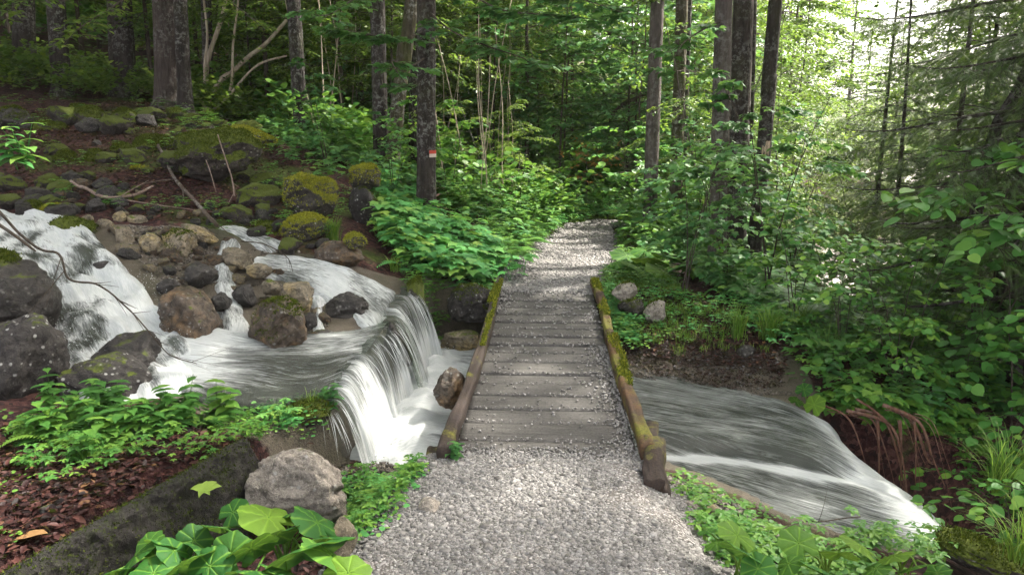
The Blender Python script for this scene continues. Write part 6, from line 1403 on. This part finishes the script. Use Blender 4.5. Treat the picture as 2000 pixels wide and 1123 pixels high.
spray_branch([(835, 20), (880, 60), (950, 90), (1010, 110), (1060, 130)], [10, 9.6, 9.2, 9, 8.8], "", 3, 34, owner=t8)
spray_branch([(835, -40), (900, -20), (980, 20), (1080, 30), (1170, 40)], [10, 9.2, 8.6, 8.2, 8], "", 4, 50, owner=t8)
spray_branch([(835, -60), (940, -60), (1050, -30), (1140, 0), (1230, 30)], [10, 9, 8.4, 8, 7.6], "", 5, 50, owner=t8)
spray_branch([(737, -20), (690, 0), (640, 30), (590, 20)], [12, 11, 10, 9.5], "", 6, 30, owner=t7)
spray_branch([(1414, 40), (1370, 60), (1330, 90), (1300, 140)], [9.6, 9.2, 9, 8.8], "", 7, 16, owner=t11)
spray_branch([(1414, 330), (1440, 300), (1480, 320), (1520, 340)], [9.6, 9.0, 8.6, 8.4], "", 8, 22, owner=t11)
spray_branch([(325, -60), (270, -20), (210, 20), (150, 60), (110, 110)], [13, 11.5, 10.5, 9.8, 9.5], "", 21, 50, .09, 'beech', 'simple', owner=t2)
spray_branch([(325, -80), (400, -30), (470, 20), (520, 60)], [13, 11.5, 10.8, 10.2], "", 22, 44, .09, 'beech', 'simple', owner=t2)
spray_branch([(325, -60), (200, -40), (80, -10), (-20, 40)], [13, 11, 9.5, 9], "", 23, 60, .09, 'beech', 'simple', owner=t2)
# bare curved limb seen in the centre
stick([(1195, 225), (1215, 205), (1250, 190), (1275, 180)], 17, .05, .02, 'twig', "broken_limb", "dark curved bare limb high above the path bend", seed=11, side=3)
stick([(1180, 65), (1215, 70), (1245, 85), (1290, 70)], 18, .05, .03, 'twig', "broken_limb", "dark arched limb left of the first right trunk", seed=12, side=2)
# thin pale saplings in the thicket
sp0 = None; r = np.random.RandomState(8)
acc = Acc(); V, F = tube(smooth_path([[0, 0, -.1], [.03, .02, 1], [-.02, .05, 2.2], [.06, 0, 3.6]], 20), np.linspace(.014, .005, 20), 6, True, .1, 1); pole_me = new_mesh("sapling_stem", V, F, M['bark_pale'])
for k in range(24):
    px, py, d = r.uniform(860, 1010), r.uniform(250, 420), r.uniform(11.5, 16)
    if k > 16: px = r.uniform(600, 720); d = r.uniform(12, 16)
    b = at_y(px, 300, d); b[2] = h1(b[0], b[1]); o = link("sapling_stem", pole_me, None, b, (r.normal(0, .12), r.normal(0, .14), r.uniform(0, 6.3)), r.uniform(.6, 1.1)); tag(o, "thin pale sapling stem in the dim thicket left of the path", "sapling", "thin pale sapling stems")
# twisted mossy root plate
e = empty("mossy_stump", hit(958, 410)); o = np.array(e.location); tag(e, "small yellow mossy stump with curling pale roots above the path", "tree stump")
V, F = rock_shape(77, ICO4, .3); V = V * [.10, .1, .19] + [0, 0, .1]; st = link("stump", new_mesh("stump", V, F, M['rock_yellowmoss']), e); t = tufts_on(V, F, 1, 5, 1200, .4, .02)
link("moss", new_mesh("moss", t[0], t[1], M['moss_tuft'], True, {'tone': np.clip(t[2] * .5 + .5, 0, 1)}), st)
for k in range(9):
    a = r.uniform(-1.2, 2.2); ln = r.uniform(.2, .5); P = [[.05 * r.normal(), 0, .15], [cos(a) * ln * .5, r.normal(0, .08), .3 + .1 * r.normal()], [cos(a) * ln, r.normal(0, .1), .35 * abs(sin(a * 2)) + .2], [cos(a) * ln * .7, r.normal(0, .1), .1 + .6 * r.uniform()]]
    V, F = tube(smooth_path(P, 18), np.linspace(.014, .005, 18), 5, True, .15, k); link("root", new_mesh("root", V, F, M['stick']), e)
# withered orange bush
L_ = Leaves(); r = np.random.RandomState(15); 
for k in range(34):
    tp = r.normal(0, .25, 3) * [1, .5, .8] + np.array([r.normal(), r.normal(), .3]) * np.linspace(0, .25, 4)[:, None]; twig_leaves(L_, r, tp, .09, 9, .4, .5, .5)
e = empty("withered_shrub", at_y(1145, 322, 15.5)); e.location.z = h1(e.location.x, e.location.y); zz = at_y(1145, 322, 15.5)[2] - e.location.z; tag(e, "withered orange leaved shrub behind the bend of the path", "shrub")
link("foliage", L_.mesh("foliage", 'simple', M['orange']), e, (0, 0, zz)); V, F = tube([[0, 0, -.05], [.03, 0, zz * .5], [0, 0, zz + .2]], [.02, .015, .008], 6); link("stem", new_mesh("stem", V, F, M['twig']), e)

# ------------------------------------------------------------------ spruces on the right
def spruce(x, y, lab, gs, tilt=(0, 0), rz=0, scale=1.0, name="spruce_tree"):
    e = make_tree(name, gs, 'bark_dark', 'needle', 'comb'); e.location = (x, y, h1(x, y)); e.rotation_euler = (tilt[0], tilt[1], rz); e.scale = (scale,) * 3; return tag(e, lab, "tree")
b = at_y(1903, 740, 7.6); s1 = spruce(b[0], b[1], "big spruce with dark drooping boughs at the right edge", gen_spruce(71, 9.5, .11, .08, 2.4, 66, nl=.13, tw_step=.075, needles=.28, droop=.5), (0, radians(3), 0))
b = at_y(1990, 700, 6.8); spruce(b[0], b[1], "dark spruce cut by the right edge of the view", gen_spruce(72, 8.0, .09, .1, 1.8, 46, nl=.13, tw_step=.08, needles=.28), rz=1)
b = at_y(1720, 560, 11.5); s3 = spruce(b[0], b[1], "slender young spruce in front of the bright river view", gen_spruce(73, 6.5, .045, .15, 1.4, 50, nl=.13, tw_step=.075, needles=.3, droop=.4), rz=2)
s4 = copy_tree(s3, (6.9, 14.5, h1(6.9, 14.5)), 1.0, 1.25); tag(s4, "young spruce farther back by the river", "tree")
s5 = copy_tree(s1, (7.6, 10.6, h1(7.6, 10.6)), 2.2, 1.25); tag(s5, "tall spruce behind the big right hand spruce", "tree")
s7 = copy_tree(s1, (7.4, 9.3, h1(7.4, 9.3)), 5.0, .9); tag(s7, "spruce standing just right of the big spruce", "tree")
s9 = copy_tree(s3, (5.9, 10.4, h1(5.9, 10.4)), 4.0, 1.15); tag(s9, "young spruce between the river view and the big spruce", "tree"); s10 = copy_tree(s3, (7.4, 12.2, h1(7.4, 12.2)), .5, 1.4); tag(s10, "young spruce behind the big spruce, lower on the slope", "tree")
s6 = copy_tree(s1, (9.5, 7.5, h1(9.5, 7.5)), 4.0, 1.5); tag(s6, "spruce down the slope beyond the right edge", "tree")
stick([(1905, 420), (1935, 290), (1955, 230), (1990, 170), (2060, 20), (2120, -100)], 7.9, .07, .05, 'bark_dark', "leaning_trunk", "dark leaning trunk base against the big spruce", "tree", seed=13)
# reddish dry stems hanging into the ravine
for k in range(15):
    rr_ = np.random.RandomState(300 + k); u = k / 14; x0 = 1690 + 150 * u + rr_.normal(0, 10); d = 5.55 - .3 * u
    P = [at_y(x0 - 70 + rr_.normal(0, 15), 800 + rr_.normal(0, 8), d + .15), at_y(x0 - 20, 812 + 14 * rr_.uniform(), d), at_y(x0 + 8, 880 + 20 * u, d - .1), at_y(x0 + 12 + 30 * rr_.uniform(), 900 + 110 * rr_.uniform(), d - .15)]
    if k % 4 == 3: P = [at_y(x0, 820, d), at_y(x0 + 3, 880, d - .05), at_y(x0 + 2, 950, d - .05)]
    Q = smooth_path(P, 20); V, F = tube(Q - Q[0], np.linspace(.013, .003, 20) * rr_.choice([.35, .5, .8, 1.2, 1.5]), 7, True, .35, k); tag(link("dry_stem", new_mesh("dry_stem", V, F, M['redstem']), None, Q[0]), "reddish bare stem arching down over the dark ravine", "dead stem", "reddish stems hanging over the ravine")

# ------------------------------------------------------------------ thin haze added to soften the light and lift shadows
V, F = box(-178, 178, -98, 275, -5.8, 44)
hm = bpy.data.materials.new("haze"); hm.use_nodes = True; t = hm.node_tree; t.nodes.clear()
pv = t.nodes.new("ShaderNodeVolumePrincipled"); pv.inputs['Color'].default_value = (.96, .95, .94, 1); pv.inputs['Density'].default_value = .0005
ho = t.nodes.new("ShaderNodeOutputMaterial"); t.links.new(pv.outputs[0], ho.inputs['Volume'])
tag(link("haze", new_mesh("haze", V, F, hm, False)), "thin pale haze added to soften the light in the wood", "haze", kind='stuff')
